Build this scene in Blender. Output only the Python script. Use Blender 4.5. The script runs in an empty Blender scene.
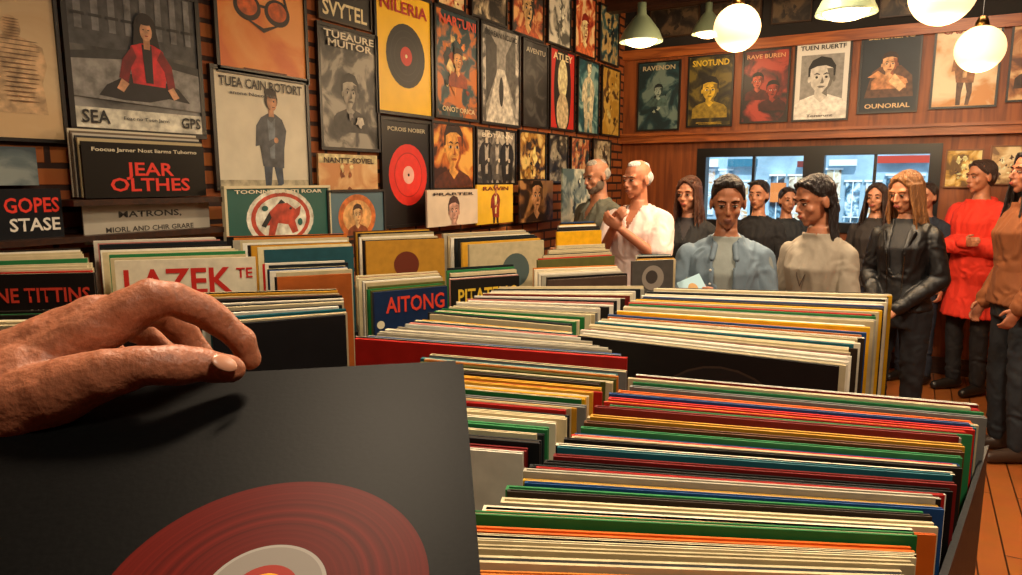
import bpy, bmesh, math, random
from mathutils import Vector as V, Matrix as MX, noise
random.seed(7)
C = bpy.context.scene.collection
R = math.radians
H = 1.6; FPX = 700.0; YAW = R(30); PIT = R(8.7)
RIGHT = V((math.cos(YAW), math.sin(YAW), 0)); FH = V((-math.sin(YAW), math.cos(YAW), 0)); ZZ = V((0,0,1))
FWD = FH*math.cos(PIT) - ZZ*math.sin(PIT); UP = ZZ*math.cos(PIT) + FH*math.sin(PIT)
CAM = V((0,0,H))
def ray(u,v): return FWD + RIGHT*((u-511)/FPX) - UP*((v-287.5)/FPX)
def at(u,v,t): return CAM + ray(u,v)*t
def on_z(u,v,z): r = ray(u,v); return CAM + r*((z-H)/r.z)
def on_x(u,v,x): r = ray(u,v); return CAM + r*(x/r.x)
def on_y(u,v,y): r = ray(u,v); return CAM + r*(y/r.y)
XL = -2.6; YB = 6.73; XR = 2.8; YF = -1.6; ZC = 3.25

# ---------- materials
def hexc(s):
    s = s.lstrip('#'); c = [int(s[i:i+2],16)/255 for i in (0,2,4)]
    return tuple((x/12.92 if x<=.04045 else ((x+.055)/1.055)**2.4) for x in c)+(1,)
MC = {}
def mat(c, rough=.6, name=None, metal=0, emit=0, bump=0, bscale=60, var=0, sss=0, coat=0, vs=None, spec=.5, bd=.01):
    key = (c,rough,metal,emit,bump,bscale,var,sss,coat,vs,spec,bd)
    if key in MC: return MC[key]
    m = bpy.data.materials.new(name or 'mat_'+c.strip('#')); m.use_nodes = True
    nt = m.node_tree; b = nt.nodes['Principled BSDF']; col = hexc(c)
    b.inputs['Base Color'].default_value = col; b.inputs['Roughness'].default_value = rough
    b.inputs['Metallic'].default_value = metal; b.inputs['Specular IOR Level'].default_value = spec
    if coat: b.inputs['Coat Weight'].default_value = coat; b.inputs['Coat Roughness'].default_value = .15
    if emit: b.inputs['Emission Color'].default_value = col; b.inputs['Emission Strength'].default_value = emit
    if sss:
        b.inputs['Subsurface Weight'].default_value = sss; b.inputs['Subsurface Radius'].default_value = (.012,.004,.002); b.inputs['Subsurface Scale'].default_value = 1
    if bump or var:
        tc = nt.nodes.new('ShaderNodeTexCoord'); n = nt.nodes.new('ShaderNodeTexNoise'); n.inputs['Scale'].default_value = bscale; n.inputs['Detail'].default_value = 5
        if vs:
            mp=nt.nodes.new('ShaderNodeMapping'); mp.inputs['Scale'].default_value=vs; nt.links.new(tc.outputs['Object'],mp.inputs[0]); nt.links.new(mp.outputs[0],n.inputs['Vector'])
        else: nt.links.new(tc.outputs['Object'], n.inputs['Vector'])
        if bump:
            bp = nt.nodes.new('ShaderNodeBump'); bp.inputs['Strength'].default_value = bump; bp.inputs['Distance'].default_value = bd
            nt.links.new(n.outputs['Fac'], bp.inputs['Height']); nt.links.new(bp.outputs['Normal'], b.inputs['Normal'])
        if var:
            r=nt.nodes.new('ShaderNodeMapRange'); r.inputs[1].default_value=.3; r.inputs[2].default_value=.7; nt.links.new(n.outputs['Fac'],r.inputs[0])
            mx = nt.nodes.new('ShaderNodeMix'); mx.data_type='RGBA'
            mx.inputs[6].default_value = tuple(x*(1-var) for x in col[:3])+(1,); mx.inputs[7].default_value = tuple(min(1,x*(1+var)) for x in col[:3])+(1,)
            nt.links.new(r.outputs[0], mx.inputs[0]); nt.links.new(mx.outputs[2], b.inputs['Base Color'])
    MC[key] = m; return m
def artmat(cols, scale=4, seed=0, sharp=.12, detail=6):
    key = ('art',tuple(cols),scale,seed,sharp)
    if key in MC: return MC[key]
    m = bpy.data.materials.new('printed_sheet'); m.use_nodes = True; nt = m.node_tree; b = nt.nodes['Principled BSDF']; b.inputs['Roughness'].default_value = .45
    tc = nt.nodes.new('ShaderNodeTexCoord'); mp = nt.nodes.new('ShaderNodeMapping'); mp.inputs['Location'].default_value = (seed*3.1,seed*1.7,seed)
    n = nt.nodes.new('ShaderNodeTexNoise'); n.inputs['Scale'].default_value = scale; n.inputs['Detail'].default_value = detail; n.inputs['Distortion'].default_value = .8
    r = nt.nodes.new('ShaderNodeValToRGB'); el = r.color_ramp.elements
    k = len(cols); 
    while len(el) < k: el.new(.5)
    for i,c in enumerate(cols):
        el[i].position = .5 + (i-(k-1)/2)*sharp; el[i].color = hexc(c)
    nt.links.new(tc.outputs['Object'], mp.inputs[0]); nt.links.new(mp.outputs[0], n.inputs['Vector']); nt.links.new(n.outputs['Fac'], r.inputs[0]); nt.links.new(r.outputs[0], b.inputs['Base Color'])
    MC[key] = m; return m
def brickmat(name, c1, c2, mortar, ax, bw, bh, msize=.012, rough=.75):
    m = bpy.data.materials.new(name); m.use_nodes = True; nt = m.node_tree; b = nt.nodes['Principled BSDF']; b.inputs['Roughness'].default_value = rough
    tc = nt.nodes.new('ShaderNodeTexCoord'); s = nt.nodes.new('ShaderNodeSeparateXYZ'); cb = nt.nodes.new('ShaderNodeCombineXYZ')
    nt.links.new(tc.outputs['Object'], s.inputs[0]); nt.links.new(s.outputs[ax[0]], cb.inputs[0]); nt.links.new(s.outputs[ax[1]], cb.inputs[1])
    t = nt.nodes.new('ShaderNodeTexBrick'); t.inputs['Scale'].default_value = 1; t.inputs['Brick Width'].default_value = bw; t.inputs['Row Height'].default_value = bh; t.inputs['Mortar Size'].default_value = msize
    t.inputs['Color1'].default_value = hexc(c1); t.inputs['Color2'].default_value = hexc(c2); t.inputs['Mortar'].default_value = hexc(mortar); t.inputs['Mortar Smooth'].default_value = .3
    nt.links.new(cb.outputs[0], t.inputs['Vector'])
    n = nt.nodes.new('ShaderNodeTexNoise'); n.inputs['Scale'].default_value = 9; n.inputs['Detail'].default_value = 6; nt.links.new(tc.outputs['Object'], n.inputs['Vector'])
    mx = nt.nodes.new('ShaderNodeMix'); mx.data_type='RGBA'; mx.blend_type='MULTIPLY'; mx.inputs[0].default_value = .35
    nt.links.new(t.outputs['Color'], mx.inputs[6]); nt.links.new(n.outputs['Color'], mx.inputs[7]); nt.links.new(mx.outputs[2], b.inputs['Base Color'])
    bp = nt.nodes.new('ShaderNodeBump'); bp.inputs['Strength'].default_value = .5; bp.inputs['Distance'].default_value = .01; bp.invert = True
    nt.links.new(t.outputs['Fac'], bp.inputs['Height']); nt.links.new(bp.outputs['Normal'], b.inputs['Normal'])
    return m
def woodmat(name, c1, c2, scale=(1,12,12), rough=.4):
    m = bpy.data.materials.new(name); m.use_nodes = True; nt = m.node_tree; b = nt.nodes['Principled BSDF']; b.inputs['Roughness'].default_value = rough
    tc = nt.nodes.new('ShaderNodeTexCoord'); mp = nt.nodes.new('ShaderNodeMapping'); mp.inputs['Scale'].default_value = scale
    n = nt.nodes.new('ShaderNodeTexNoise'); n.inputs['Scale'].default_value = 2.5; n.inputs['Detail'].default_value = 6; n.inputs['Distortion'].default_value = 1
    r = nt.nodes.new('ShaderNodeValToRGB'); r.color_ramp.elements[0].position=.35; r.color_ramp.elements[1].position=.65
    r.color_ramp.elements[0].color = hexc(c1); r.color_ramp.elements[1].color = hexc(c2)
    nt.links.new(tc.outputs['Object'], mp.inputs[0]); nt.links.new(mp.outputs[0], n.inputs['Vector']); nt.links.new(n.outputs['Fac'], r.inputs[0]); nt.links.new(r.outputs[0], b.inputs['Base Color'])
    return m
WOOD = woodmat('orange_wood','#7a3c16','#ac5f28'); WOODD = woodmat('dark_wood','#241108','#3e1f0d')

# ---------- object helpers
def tag(o,label=None,cat=None,group=None,kind=None):
    if label: o['label']=label
    if cat: o['category']=cat
    if group: o['group']=group
    if kind: o['kind']=kind
    return o
def link(name, me, mats=(), parent=None, loc=None):
    o = bpy.data.objects.new(name, me); C.objects.link(o)
    for m in mats: me.materials.append(m)
    if parent: o.parent = parent
    if loc is not None: o.location = loc
    return o
def empty(name, loc=(0,0,0), rz=0):
    o = bpy.data.objects.new(name, None); C.objects.link(o); o.location = loc; o.rotation_euler = (0,0,rz); o.empty_display_size=.1; return o
def box(bm, lo, hi, mi=0, M=None):
    x0,y0,z0 = lo; x1,y1,z1 = hi
    vs = [bm.verts.new((x,y,z)) for z in (z0,z1) for (x,y) in ((x0,y0),(x1,y0),(x1,y1),(x0,y1))]
    if M:
        for v in vs: v.co = M @ v.co
    for f in ((3,2,1,0),(4,5,6,7),(0,1,5,4),(1,2,6,5),(2,3,7,6),(3,0,4,7)):
        bm.faces.new([vs[i] for i in f]).material_index = mi
def prism(bm, pts, z0, z1, mi=0):
    a = [bm.verts.new((p[0],p[1],z0)) for p in pts]; b = [bm.verts.new((p[0],p[1],z1)) for p in pts]
    n = len(pts)
    bm.faces.new(a[::-1]).material_index = mi; bm.faces.new(b).material_index = mi
    for i in range(n): bm.faces.new((a[i],a[(i+1)%n],b[(i+1)%n],b[i])).material_index = mi
def fin(bm, name, mats, parent=None, smooth=False, loc=None):
    me = bpy.data.meshes.new(name); bmesh.ops.recalc_face_normals(bm, faces=bm.faces); bm.to_mesh(me); bm.free()
    if smooth:
        for p in me.polygons: p.use_smooth = True
    return link(name, me, mats, parent, loc)
def struct(name, boxes, m):
    bm = bmesh.new()
    for lo,hi in boxes: box(bm,lo,hi)
    o = fin(bm,name,[m]); o['kind']='structure'; return o
def lathe(bm, prof, cx=0, cy=0, n=28, mi=0):
    rings=[]
    for r,z in prof: rings.append([bm.verts.new((cx+r*math.cos(2*math.pi*i/n), cy+r*math.sin(2*math.pi*i/n), z)) for i in range(n)])
    for a,b in zip(rings,rings[1:]):
        for i in range(n): bm.faces.new((a[i],a[(i+1)%n],b[(i+1)%n],b[i])).material_index = mi
def sph(bm, M, seg=14, rings=10):
    vs=[]
    for j in range(1,rings):
        th = math.pi*j/rings
        vs.append([bm.verts.new(M @ V((math.sin(th)*math.cos(2*math.pi*i/seg), math.sin(th)*math.sin(2*math.pi*i/seg), math.cos(th)))) for i in range(seg)])
    t = bm.verts.new(M @ V((0,0,1))); b = bm.verts.new(M @ V((0,0,-1)))
    for a,c in zip(vs,vs[1:]):
        for i in range(seg): bm.faces.new((a[i],c[i],c[(i+1)%seg],a[(i+1)%seg]))
    for i in range(seg): bm.faces.new((t,vs[0][i],vs[0][(i+1)%seg])); bm.faces.new((b,vs[-1][(i+1)%seg],vs[-1][i]))
def ell(bm, c, r, M=None, **k):
    if isinstance(r,(int,float)): r=(r,r,r)
    T = MX.Translation(c) @ MX.Diagonal((r[0],r[1],r[2],1)); sph(bm, (M @ T) if M else T, **k)
def cap(bm, p0, p1, r0, r1, M=None, seg=14, flat=1, fdir=None):
    p0=V(p0); p1=V(p1); d=(p1-p0)
    if d.length<1e-6: d=V((0,0,1e-4))
    z=d.normalized(); x = (fdir if fdir is not None else (V((1,0,0)) if abs(z.x)<.8 else V((0,1,0)))); x=(x-z*x.dot(z)).normalized(); y=z.cross(x)
    rings=[]
    for (p,r,a0,a1) in ((p0,r0,-90,0),(p1,r1,0,90)):
        for k in range(5):
            a = R(a0+(a1-a0)*k/4); 
            if abs(abs(math.degrees(a))-90)<1: a = R(85 if a>0 else -85)
            cc = p+z*(r*math.sin(a)); rr=r*math.cos(a)
            rings.append([cc+x*(rr*flat*math.cos(2*math.pi*i/seg))+y*(rr*math.sin(2*math.pi*i/seg)) for i in range(seg)])
    rv=[[bm.verts.new(M@q if M else q) for q in ring] for ring in rings]
    for a,b in zip(rv,rv[1:]):
        for i in range(seg): bm.faces.new((a[i],a[(i+1)%seg],b[(i+1)%seg],b[i]))
    bm.faces.new(rv[0][::-1]); bm.faces.new(rv[-1])
def loft(bm, secs, n=28, e=0):
    rv=[]
    for s in secs:
        z,hw,hd = s[:3]; yo = s[3] if len(s)>3 else 0
        ring=[]
        for i in range(n):
            a=2*math.pi*i/n; c,sn=math.cos(a),math.sin(a)
            ring.append(bm.verts.new((math.copysign(abs(c)**.85,c)*(hw+e), yo+math.copysign(abs(sn)**.9,sn)*(hd+e), z)))
        rv.append(ring)
    for a,b in zip(rv,rv[1:]):
        for i in range(n): bm.faces.new((a[i],a[(i+1)%n],b[(i+1)%n],b[i]))
    bm.faces.new(rv[0][::-1]); bm.faces.new(rv[-1])
def blob(bm, name, m, parent=None, voxel=.008, smooth=4, fn=None, kill=None, nz=None, solid=0, fold=False):
    me = bpy.data.meshes.new('tmp'); bmesh.ops.recalc_face_normals(bm, faces=bm.faces); bm.to_mesh(me); bm.free()
    o = bpy.data.objects.new('tmp', me); C.objects.link(o)
    md = o.modifiers.new('r','REMESH'); md.mode='VOXEL'; md.voxel_size=voxel; md.adaptivity=0
    if smooth: ms=o.modifiers.new('s','SMOOTH'); ms.iterations=smooth; ms.factor=.5
    dg = bpy.context.evaluated_depsgraph_get(); out = bpy.data.meshes.new_from_object(o.evaluated_get(dg))
    bpy.data.objects.remove(o); bpy.data.meshes.remove(me)
    if nz or kill or fn:
        b = bmesh.new(); b.from_mesh(out); b.normal_update()
        if nz:
            amp,f = nz[0],nz[1]; sc = V(nz[2]) if len(nz)>2 else V((1,1,1))
            for v in b.verts:
                q = V((v.co.x*sc.x,v.co.y*sc.y,v.co.z*sc.z))*f
                if fold:
                    q=q+V((0,0,1))*noise.noise(v.co*7)*1.5
                    v.co += v.normal*amp*(noise.noise(q)*.5+1.1*(.35-abs(noise.noise(q*1.3+V((5,3,1))))))
                else: v.co += v.normal*amp*noise.noise(q)
        if kill:
            bmesh.ops.delete(b, geom=[f for f in b.faces if kill(f.calc_center_median())], context='FACES')
        if fn:
            for v in b.verts: v.co = fn(v.co)
        b.to_mesh(out); b.free()
    for p in out.polygons: p.use_smooth=True
    out.name=name
    o = link(name,out,[m],parent)
    if solid: s=o.modifiers.new('solid','SOLIDIFY'); s.thickness=solid; s.offset=0
    return o
TX={}
def textmesh(s, bold=.02):
    if (s,bold) in TX: return TX[(s,bold)]
    cu=bpy.data.curves.new('t','FONT'); cu.body=s; cu.offset=bold; cu.resolution_u=2; cu.space_line=.85
    cu.align_x='CENTER'
    o=bpy.data.objects.new('t',cu); C.objects.link(o); dg=bpy.context.evaluated_depsgraph_get()
    me=bpy.data.meshes.new_from_object(o.evaluated_get(dg)); bpy.data.objects.remove(o)
    xs=[v.co.x for v in me.vertices]; ys=[v.co.y for v in me.vertices]
    cx=(min(xs)+max(xs))/2; cy=(min(ys)+max(ys))/2; w=max(xs)-min(xs); h=max(ys)-min(ys)
    for v in me.vertices: v.co=V(((v.co.x-cx)/w,(v.co.y-cy)/h,0))
    TX[(s,bold)]=me; return me
def text(s, parent, x, y, w, h, col, z=.002, upright=False, yoff=0, name='title_text', bold=.02):
    me = textmesh(s,bold).copy(); me.materials.clear()
    o = link(name, me, [mat(col,.5)], parent)
    if upright: o.rotation_euler=(math.pi/2,0,0); o.location=(x,yoff,y)
    else: o.location=(x,y,z)
    o.scale=(w,h,1); return o

# ---------- room
pL=on_y(697,180,YB).x; pR=on_y(940,180,YB).x; zW1=on_y(820,146,YB).z; zW0=1.15
struct('floor',[((XL-.1,YF-.1,-.1),(XR+.1,YB+.15,0))], brickmat('floor_planks','#8f5024','#a8602c','#2a1206',(1,0),1.4,.11,.004,.3))
struct('ceiling',[((XL-.1,YF-.1,ZC),(XR+.1,YB+.15,ZC+.1))], mat('#1e130c',.8))
struct('wall_left',[((XL-.12,YF,0),(XL,YB+.12,ZC))], brickmat('brick_wall','#b8662a','#984e1e','#341708',(1,2),.24,.075))
zr=on_y(640,57,YB).z
wb=struct('wall_back',[((XL,YB,0),(pL,YB+.12,zr)),((pR,YB,0),(XR,YB+.12,zr)),((pL,YB,0),(pR,YB+.12,zW0)),((pL,YB,zW1),(pR,YB+.12,zr))], woodmat('back_wall_wood','#6e3410','#96501f',(7,7,.7),.5))
struct('wall_right',[((XR,YF,0),(XR+.12,YB+.12,ZC))], mat('#6e4022',.8))
struct('wall_front',[((XL,YF-.12,0),(XR,YF,ZC))], mat('#5a3218',.8))
struct('trim_1',[((XL,YB-.05,zr-.03),(XR,YB+.12,zr+.06))], WOOD)
struct('wall_back_upper',[((XL,YB,zr+.06),(XR,YB+.12,ZC))], mat('#150d08',.8,var=.3,bump=.2,bscale=6))
zm=on_y(820,133,YB).z
struct('trim_2',[((XL,YB-.09,zm-.05),(XR,YB,zm+.015)),((XL,YB-.12,zm+.015),(XR,YB,zm+.04))], WOOD)
struct('baseboard_left',[((XL,YF,0),(XL+.02,YB,.14))], WOODD)
struct('baseboard_back',[((XL,YB-.02,0),(XR,YB,.14))], WOODD)
bm=bmesh.new()
for k in range(5):
    y=1.2+k*1.25; box(bm,(XL,y,ZC-.14),(XR,y+.12,ZC))
o=fin(bm,'trim_3',[WOODD]); o['kind']='structure'
BLK=mat('#0c0c0d',.35)
def glassmat():
    m=bpy.data.materials.new('window_glass'); m.use_nodes=True; nt=m.node_tree; nt.nodes.clear()
    o=nt.nodes.new('ShaderNodeOutputMaterial'); a=nt.nodes.new('ShaderNodeBsdfTransparent'); a.inputs[0].default_value=(.92,.98,1,1); g=nt.nodes.new('ShaderNodeBsdfGlossy'); g.inputs['Roughness'].default_value=.02
    mx=nt.nodes.new('ShaderNodeMixShader'); mx.inputs[0].default_value=.06
    nt.links.new(a.outputs[0],mx.inputs[1]); nt.links.new(g.outputs[0],mx.inputs[2]); nt.links.new(mx.outputs[0],o.inputs[0]); return m
GL=glassmat(); pM=on_y(813,180,YB).x
for i,(a,b) in enumerate(((pL,pM),(pM,pR))):
    bm=bmesh.new(); f=.085
    box(bm,(a,YB-.03,zW0),(b,YB+.1,zW0+f)); box(bm,(a,YB-.03,zW1-.08),(b,YB+.1,zW1)); box(bm,(a,YB-.03,zW0+f),(a+f,YB+.1,zW1-.08)); box(bm,(b-f,YB-.03,zW0+f),(b,YB+.1,zW1-.08))
    m_=(a+b)/2; box(bm,(m_-.012,YB+.0,zW0+f),(m_+.012,YB+.06,zW1-.08))
    fr=fin(bm,'window_%d'%(i+1),[BLK]); fr['kind']='structure'
    bm=bmesh.new(); box(bm,(a+f,YB+.03,zW0+f),(b-f,YB+.036,zW1-.08)); fin(bm,'window_pane',[GL],fr)
# outside
struct('ground',[((-14,YB+.13,-.12),(14,YB+16,-.05))], mat('#8d9094',.9))
bl=empty('building',(0,YB+9,-.05))
bm=bmesh.new(); box(bm,(-9,0,0),(12,.4,9)); fin(bm,'facade',[mat('#9fbccc',.8,var=.35,bscale=2)],bl)
rr=random.Random(5)
for k in range(24):
    x=-5.6+k*.36; z0=[.2,.9,.7][k%3]; w_=.26; z1=1.62+.12*((k//2)%3)
    bm=bmesh.new(); box(bm,(x,-.05,z0),(x+w_,.0,z1)); fw=fin(bm,'window',[artmat([['#23404f','#5d8ba3','#dcecf2'],['#8fb6c6','#e4eef2','#c9a070'],['#182a34','#3d6278','#7fa4b4'],['#d8c09a','#f2e6cc','#8a6a4a']][rr.randrange(4)],5,k,.1)],bl)
    bm=bmesh.new(); box(bm,(x-.03,-.08,z1),(x+w_+.03,-.02,z1+.04)); box(bm,(x+w_*.5-.01,-.07,z0),(x+w_*.5+.01,-.05,z1)); box(bm,(x-.02,-.07,(z0+z1)/2),(x+w_+.02,-.04,(z0+z1)/2+.02)); fin(bm,'window_frame',[mat('#f0f5f7',.6)],fw)
for x0,x1,z0,z1,c in ((-.75,.15,1.98,2.12,'#c23b22'),(-1.6,-1.1,1.94,2.06,'#e9eef0'),(-3.6,-3.0,1.94,2.1,'#2c6f86'),(-2.7,-2.4,1.2,1.6,'#d9782e'),(-4.3,-3.8,1.94,2.1,'#f2f5f6'),(-.4,-.2,1.1,1.5,'#d9b02e'),(-2.2,-1.8,1.92,2.04,'#7a2a20')):
    bm=bmesh.new(); box(bm,(x0,-.2,z0),(x1,-.1,z1)); fin(bm,'sign_board',[mat(c,.5)],bl)
tag(bl,'pale blue building across the street seen through the window','building')

# ---------- posters
def circ(x,y,rx,ry=None,n=26,a0=0,a1=360): 
    ry=ry or rx; return [(x+rx*math.cos(R(a0+(a1-a0)*i/n)), y+ry*math.sin(R(a0+(a1-a0)*i/n))) for i in range(n+ (0 if a1-a0>=360 else 1))]
def rect(x,y,w,h): return [(x-w/2,y-h/2),(x+w/2,y-h/2),(x+w/2,y+h/2),(x-w/2,y+h/2)]
def a_disc(x,y,r,c0='#151312',c1='#c22a1c',c2='#e8d9a8'):
    return [(circ(x,y,r),c0),(circ(x,y,r*.8),'#2a2624'),(circ(x,y,r*.77),c0),(circ(x,y,r*.6),'#2a2624'),(circ(x,y,r*.57),c0),(circ(x,y,r*.3),c1),(circ(x,y,r*.06),c2)]
def a_bust(s=.36,y0=0,skin='#c9a074',hair='#191311',cloth='#222222',shade=None):
    shade=shade or hair; f=s
    L=[([(-1.15*f,y0-1.7*f),(-1.12*f,y0-1.1*f),(-.9*f,y0-.88*f),(-.3*f,y0-.66*f),(.3*f,y0-.66*f),(.9*f,y0-.88*f),(1.12*f,y0-1.1*f),(1.15*f,y0-1.7*f)],cloth),
      ([(-.24*f,y0-.3*f),(-.27*f,y0-.75*f),(0,y0-1.0*f),(.27*f,y0-.75*f),(.24*f,y0-.3*f)],skin),([(-.23*f,y0-.42*f),(.24*f,y0-.36*f),(.27*f,y0-.75*f),(.08*f,y0-.62*f)],shade),
      ([(-.55*f,y0+.1*f),(-.56*f,y0+.5*f),(-.4*f,y0+.82*f),(-.05*f,y0+.98*f),(.35*f,y0+.88*f),(.56*f,y0+.55*f),(.54*f,y0+.05*f)],hair),
      ([(-.46*f,y0+.45*f),(-.48*f,y0+.05*f),(-.4*f,y0-.28*f),(-.2*f,y0-.54*f),(0,y0-.6*f),(.2*f,y0-.54*f),(.4*f,y0-.28*f),(.48*f,y0+.05*f),(.46*f,y0+.45*f),(.15*f,y0+.58*f),(-.2*f,y0+.56*f)],skin),
      (circ(-.51*f,y0,.06*f,.13*f),skin),(circ(.51*f,y0,.06*f,.13*f),shade),
      ([(.2*f,y0+.45*f),(.46*f,y0+.45*f),(.48*f,y0+.05*f),(.4*f,y0-.28*f),(.2*f,y0-.54*f),(.05*f,y0-.58*f),(.26*f,y0-.3*f),(.34*f,y0)],shade),
      (circ(-.2*f,y0+.08*f,.1*f,.045*f),'#d8d2c4'),(circ(.19*f,y0+.08*f,.1*f,.045*f),'#b8b1a4'),(circ(-.2*f,y0+.085*f,.055*f),hair),(circ(.19*f,y0+.085*f,.055*f),hair),
      ([(-.34*f,y0+.2*f),(-.2*f,y0+.28*f),(-.07*f,y0+.22*f),(-.07*f,y0+.18*f),(-.2*f,y0+.22*f)],hair),([(.34*f,y0+.2*f),(.2*f,y0+.28*f),(.07*f,y0+.22*f),(.07*f,y0+.18*f),(.2*f,y0+.22*f)],hair),
      ([(.02*f,y0+.12*f),(.11*f,y0-.14*f),(.06*f,y0-.19*f),(-.08*f,y0-.17*f),(-.02*f,y0-.13*f)],shade),([(-.17*f,y0-.31*f),(-.05*f,y0-.28*f),(.05*f,y0-.28*f),(.17*f,y0-.31*f),(.08*f,y0-.37*f),(-.08*f,y0-.37*f)],shade)]
    return L
def a_man(x,y,s,coat='#3b3c3e',legs='#5a5148',skin='#c08a60',hair='#2a1a10',shirt='#e4ddcc'):
    f=s
    return [([(x-.17*f,y-.95*f),(x-.19*f,y-.1*f),(x+.18*f,y-.1*f),(x+.2*f,y-.6*f),(x+.14*f,y-.95*f),(x+.05*f,y-.95*f),(x+.08*f,y-.6*f),(x,y-.25*f),(x-.05*f,y-.6*f),(x-.06*f,y-.95*f)],legs),
     ([(x-.2*f,y-.32*f),(x-.25*f,y),(x-.33*f,y-.02*f),(x-.3*f,y+.3*f),(x-.2*f,y+.43*f),(x-.06*f,y+.5*f),(x+.08*f,y+.5*f),(x+.22*f,y+.42*f),(x+.3*f,y+.25*f),(x+.24*f,y-.05*f),(x+.22*f,y-.35*f)],coat),
     ([(x-.05*f,y-.2*f),(x-.08*f,y+.42*f),(x,y+.36*f),(x+.08*f,y+.44*f),(x+.04*f,y-.2*f)],shirt),
     ([(x-.3*f,y+.1*f),(x-.2*f,y-.12*f),(x+.06*f,y+.04*f),(x+.04*f,y+.12*f),(x-.18*f,y+.02*f)],coat),(circ(x+.08*f,y+.09*f,.045*f),skin),
     ([(x-.05*f,y+.45*f),(x-.05*f,y+.6*f),(x+.05*f,y+.6*f),(x+.06*f,y+.45*f)],skin),
     (circ(x+.01*f,y+.72*f,.13*f,.17*f),hair),(circ(x+.025*f,y+.68*f,.095*f,.14*f),skin),(circ(x+.0*f,y+.82*f,.12*f,.07*f),hair),(circ(x+.06*f,y+.69*f,.015*f),hair),(rect(x+.05*f,y+.6*f,.05*f,.012*f),hair)]
def a_sit(x,y,s):
    f=s; sk='#d09a74'; rd='#c8242c'; r2='#7e141c'; bk='#17151a'
    return [([(x-.95*f,y-.55*f),(x-.8*f,y-.36*f),(x-.35*f,y-.12*f),(x+.2*f,y-.15*f),(x+.62*f,y-.3*f),(x+.85*f,y-.55*f),(x+.4*f,y-.5*f),(x,y-.6*f),(x-.5*f,y-.6*f)],bk),
     ([(x-.3*f,y-.28*f),(x-.34*f,y+.1*f),(x-.3*f,y+.38*f),(x-.1*f,y+.5*f),(x+.14*f,y+.5*f),(x+.34*f,y+.36*f),(x+.4*f,y+.05*f),(x+.34*f,y-.3*f)],rd),
     ([(x+.3*f,y+.38*f),(x+.5*f,y+.1*f),(x+.55*f,y-.3*f),(x+.4*f,y-.36*f),(x+.34*f,y),(x+.2*f,y+.2*f)],r2),
     ([(x-.28*f,y+.38*f),(x-.48*f,y+.12*f),(x-.56*f,y-.2*f),(x-.4*f,y-.3*f),(x-.32*f,y),(x-.2*f,y+.2*f)],r2),
     ([(x-.05*f,y-.25*f),(x-.09*f,y+.44*f),(x+.11*f,y+.44*f),(x+.1*f,y-.25*f)],bk),
     ([(x-.52*f,y-.22*f),(x-.62*f,y-.4*f),(x-.5*f,y-.46*f),(x-.38*f,y-.3*f)],sk),([(x+.5*f,y-.28*f),(x+.62*f,y-.46*f),(x+.5*f,y-.52*f),(x+.38*f,y-.34*f)],sk),
     (circ(x,y+.74*f,.22*f,.27*f),'#1c1210'),([(x-.22*f,y+.7*f),(x-.26*f,y+.4*f),(x-.1*f,y+.46*f),(x+.12*f,y+.46*f),(x+.27*f,y+.4*f),(x+.22*f,y+.7*f)],'#1c1210'),
     ([(x-.05*f,y+.36*f),(x-.06*f,y+.6*f),(x+.08*f,y+.6*f),(x+.07*f,y+.36*f)],'#b57e5a'),(circ(x+.01*f,y+.68*f,.12*f,.17*f),sk),(circ(x,y+.86*f,.15*f,.07*f),'#1c1210'),
     (circ(x-.04*f,y+.71*f,.022*f,.01*f),'#22140e'),(circ(x+.06*f,y+.71*f,.022*f,.01*f),'#22140e'),(circ(x+.01*f,y+.6*f,.035*f,.012*f),'#9a3430')]
def a_torso(s=1,line='#7a5a3c',body='#c8a67c'):
    L=[(circ(-.1,.38,.13,.17),body),([(-.42,.2),(-.2,.28),(.05,.26),(.3,.16),(.34,-.1),(.26,-.35),(.3,-.8),(-.35,-.8),(-.3,-.35),(-.45,-.1)],body)]
    for k in range(14): L.append((circ(-.03+.03*math.sin(k),.22-k*.065,.28-.006*k,.008,n=14),line))
    for k in range(7): L.append((circ(-.1,.5-k*.04,.11,.006,n=10),line))
    return L
def a_blob(seed,cols,n=9,x=0,y=0,s=.35):
    rr=random.Random(seed); L=[]
    for k in range(n*2):
        cx=x+rr.uniform(-s,s)*.8; cy=y+rr.uniform(-s,s)*1.2; r=rr.uniform(.03,.13)*s*2; st=rr.uniform(.6,1.9)
        pts=[(cx+r*rr.uniform(.4,1.35)*math.cos(a*.4488),cy+r*st*rr.uniform(.4,1.35)*math.sin(a*.4488)) for a in range(14)]
        L.append((pts,cols[k%len(cols)]))
    return L
def a_glasses(y=0,c='#241008'):
    return [(circ(-.17,y,.15,.12),c),(circ(.17,y,.15,.12),c),(circ(-.17,y+.01,.11,.085),'#c85a18'),(circ(.17,y+.01,.11,.085),'#c85a18'),(rect(0,y+.03,.1,.025),c),
      ([(-.3,y+.05),(-.22,y+.35),(-.2,y+.35),(-.27,y+.04)],c),([(.3,y+.05),(.22,y+.35),(.2,y+.35),(.27,y+.04)],c),([(-.25,y-.08),(0,y-.2),(.25,y-.08),(0,y-.16)],c)]
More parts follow.
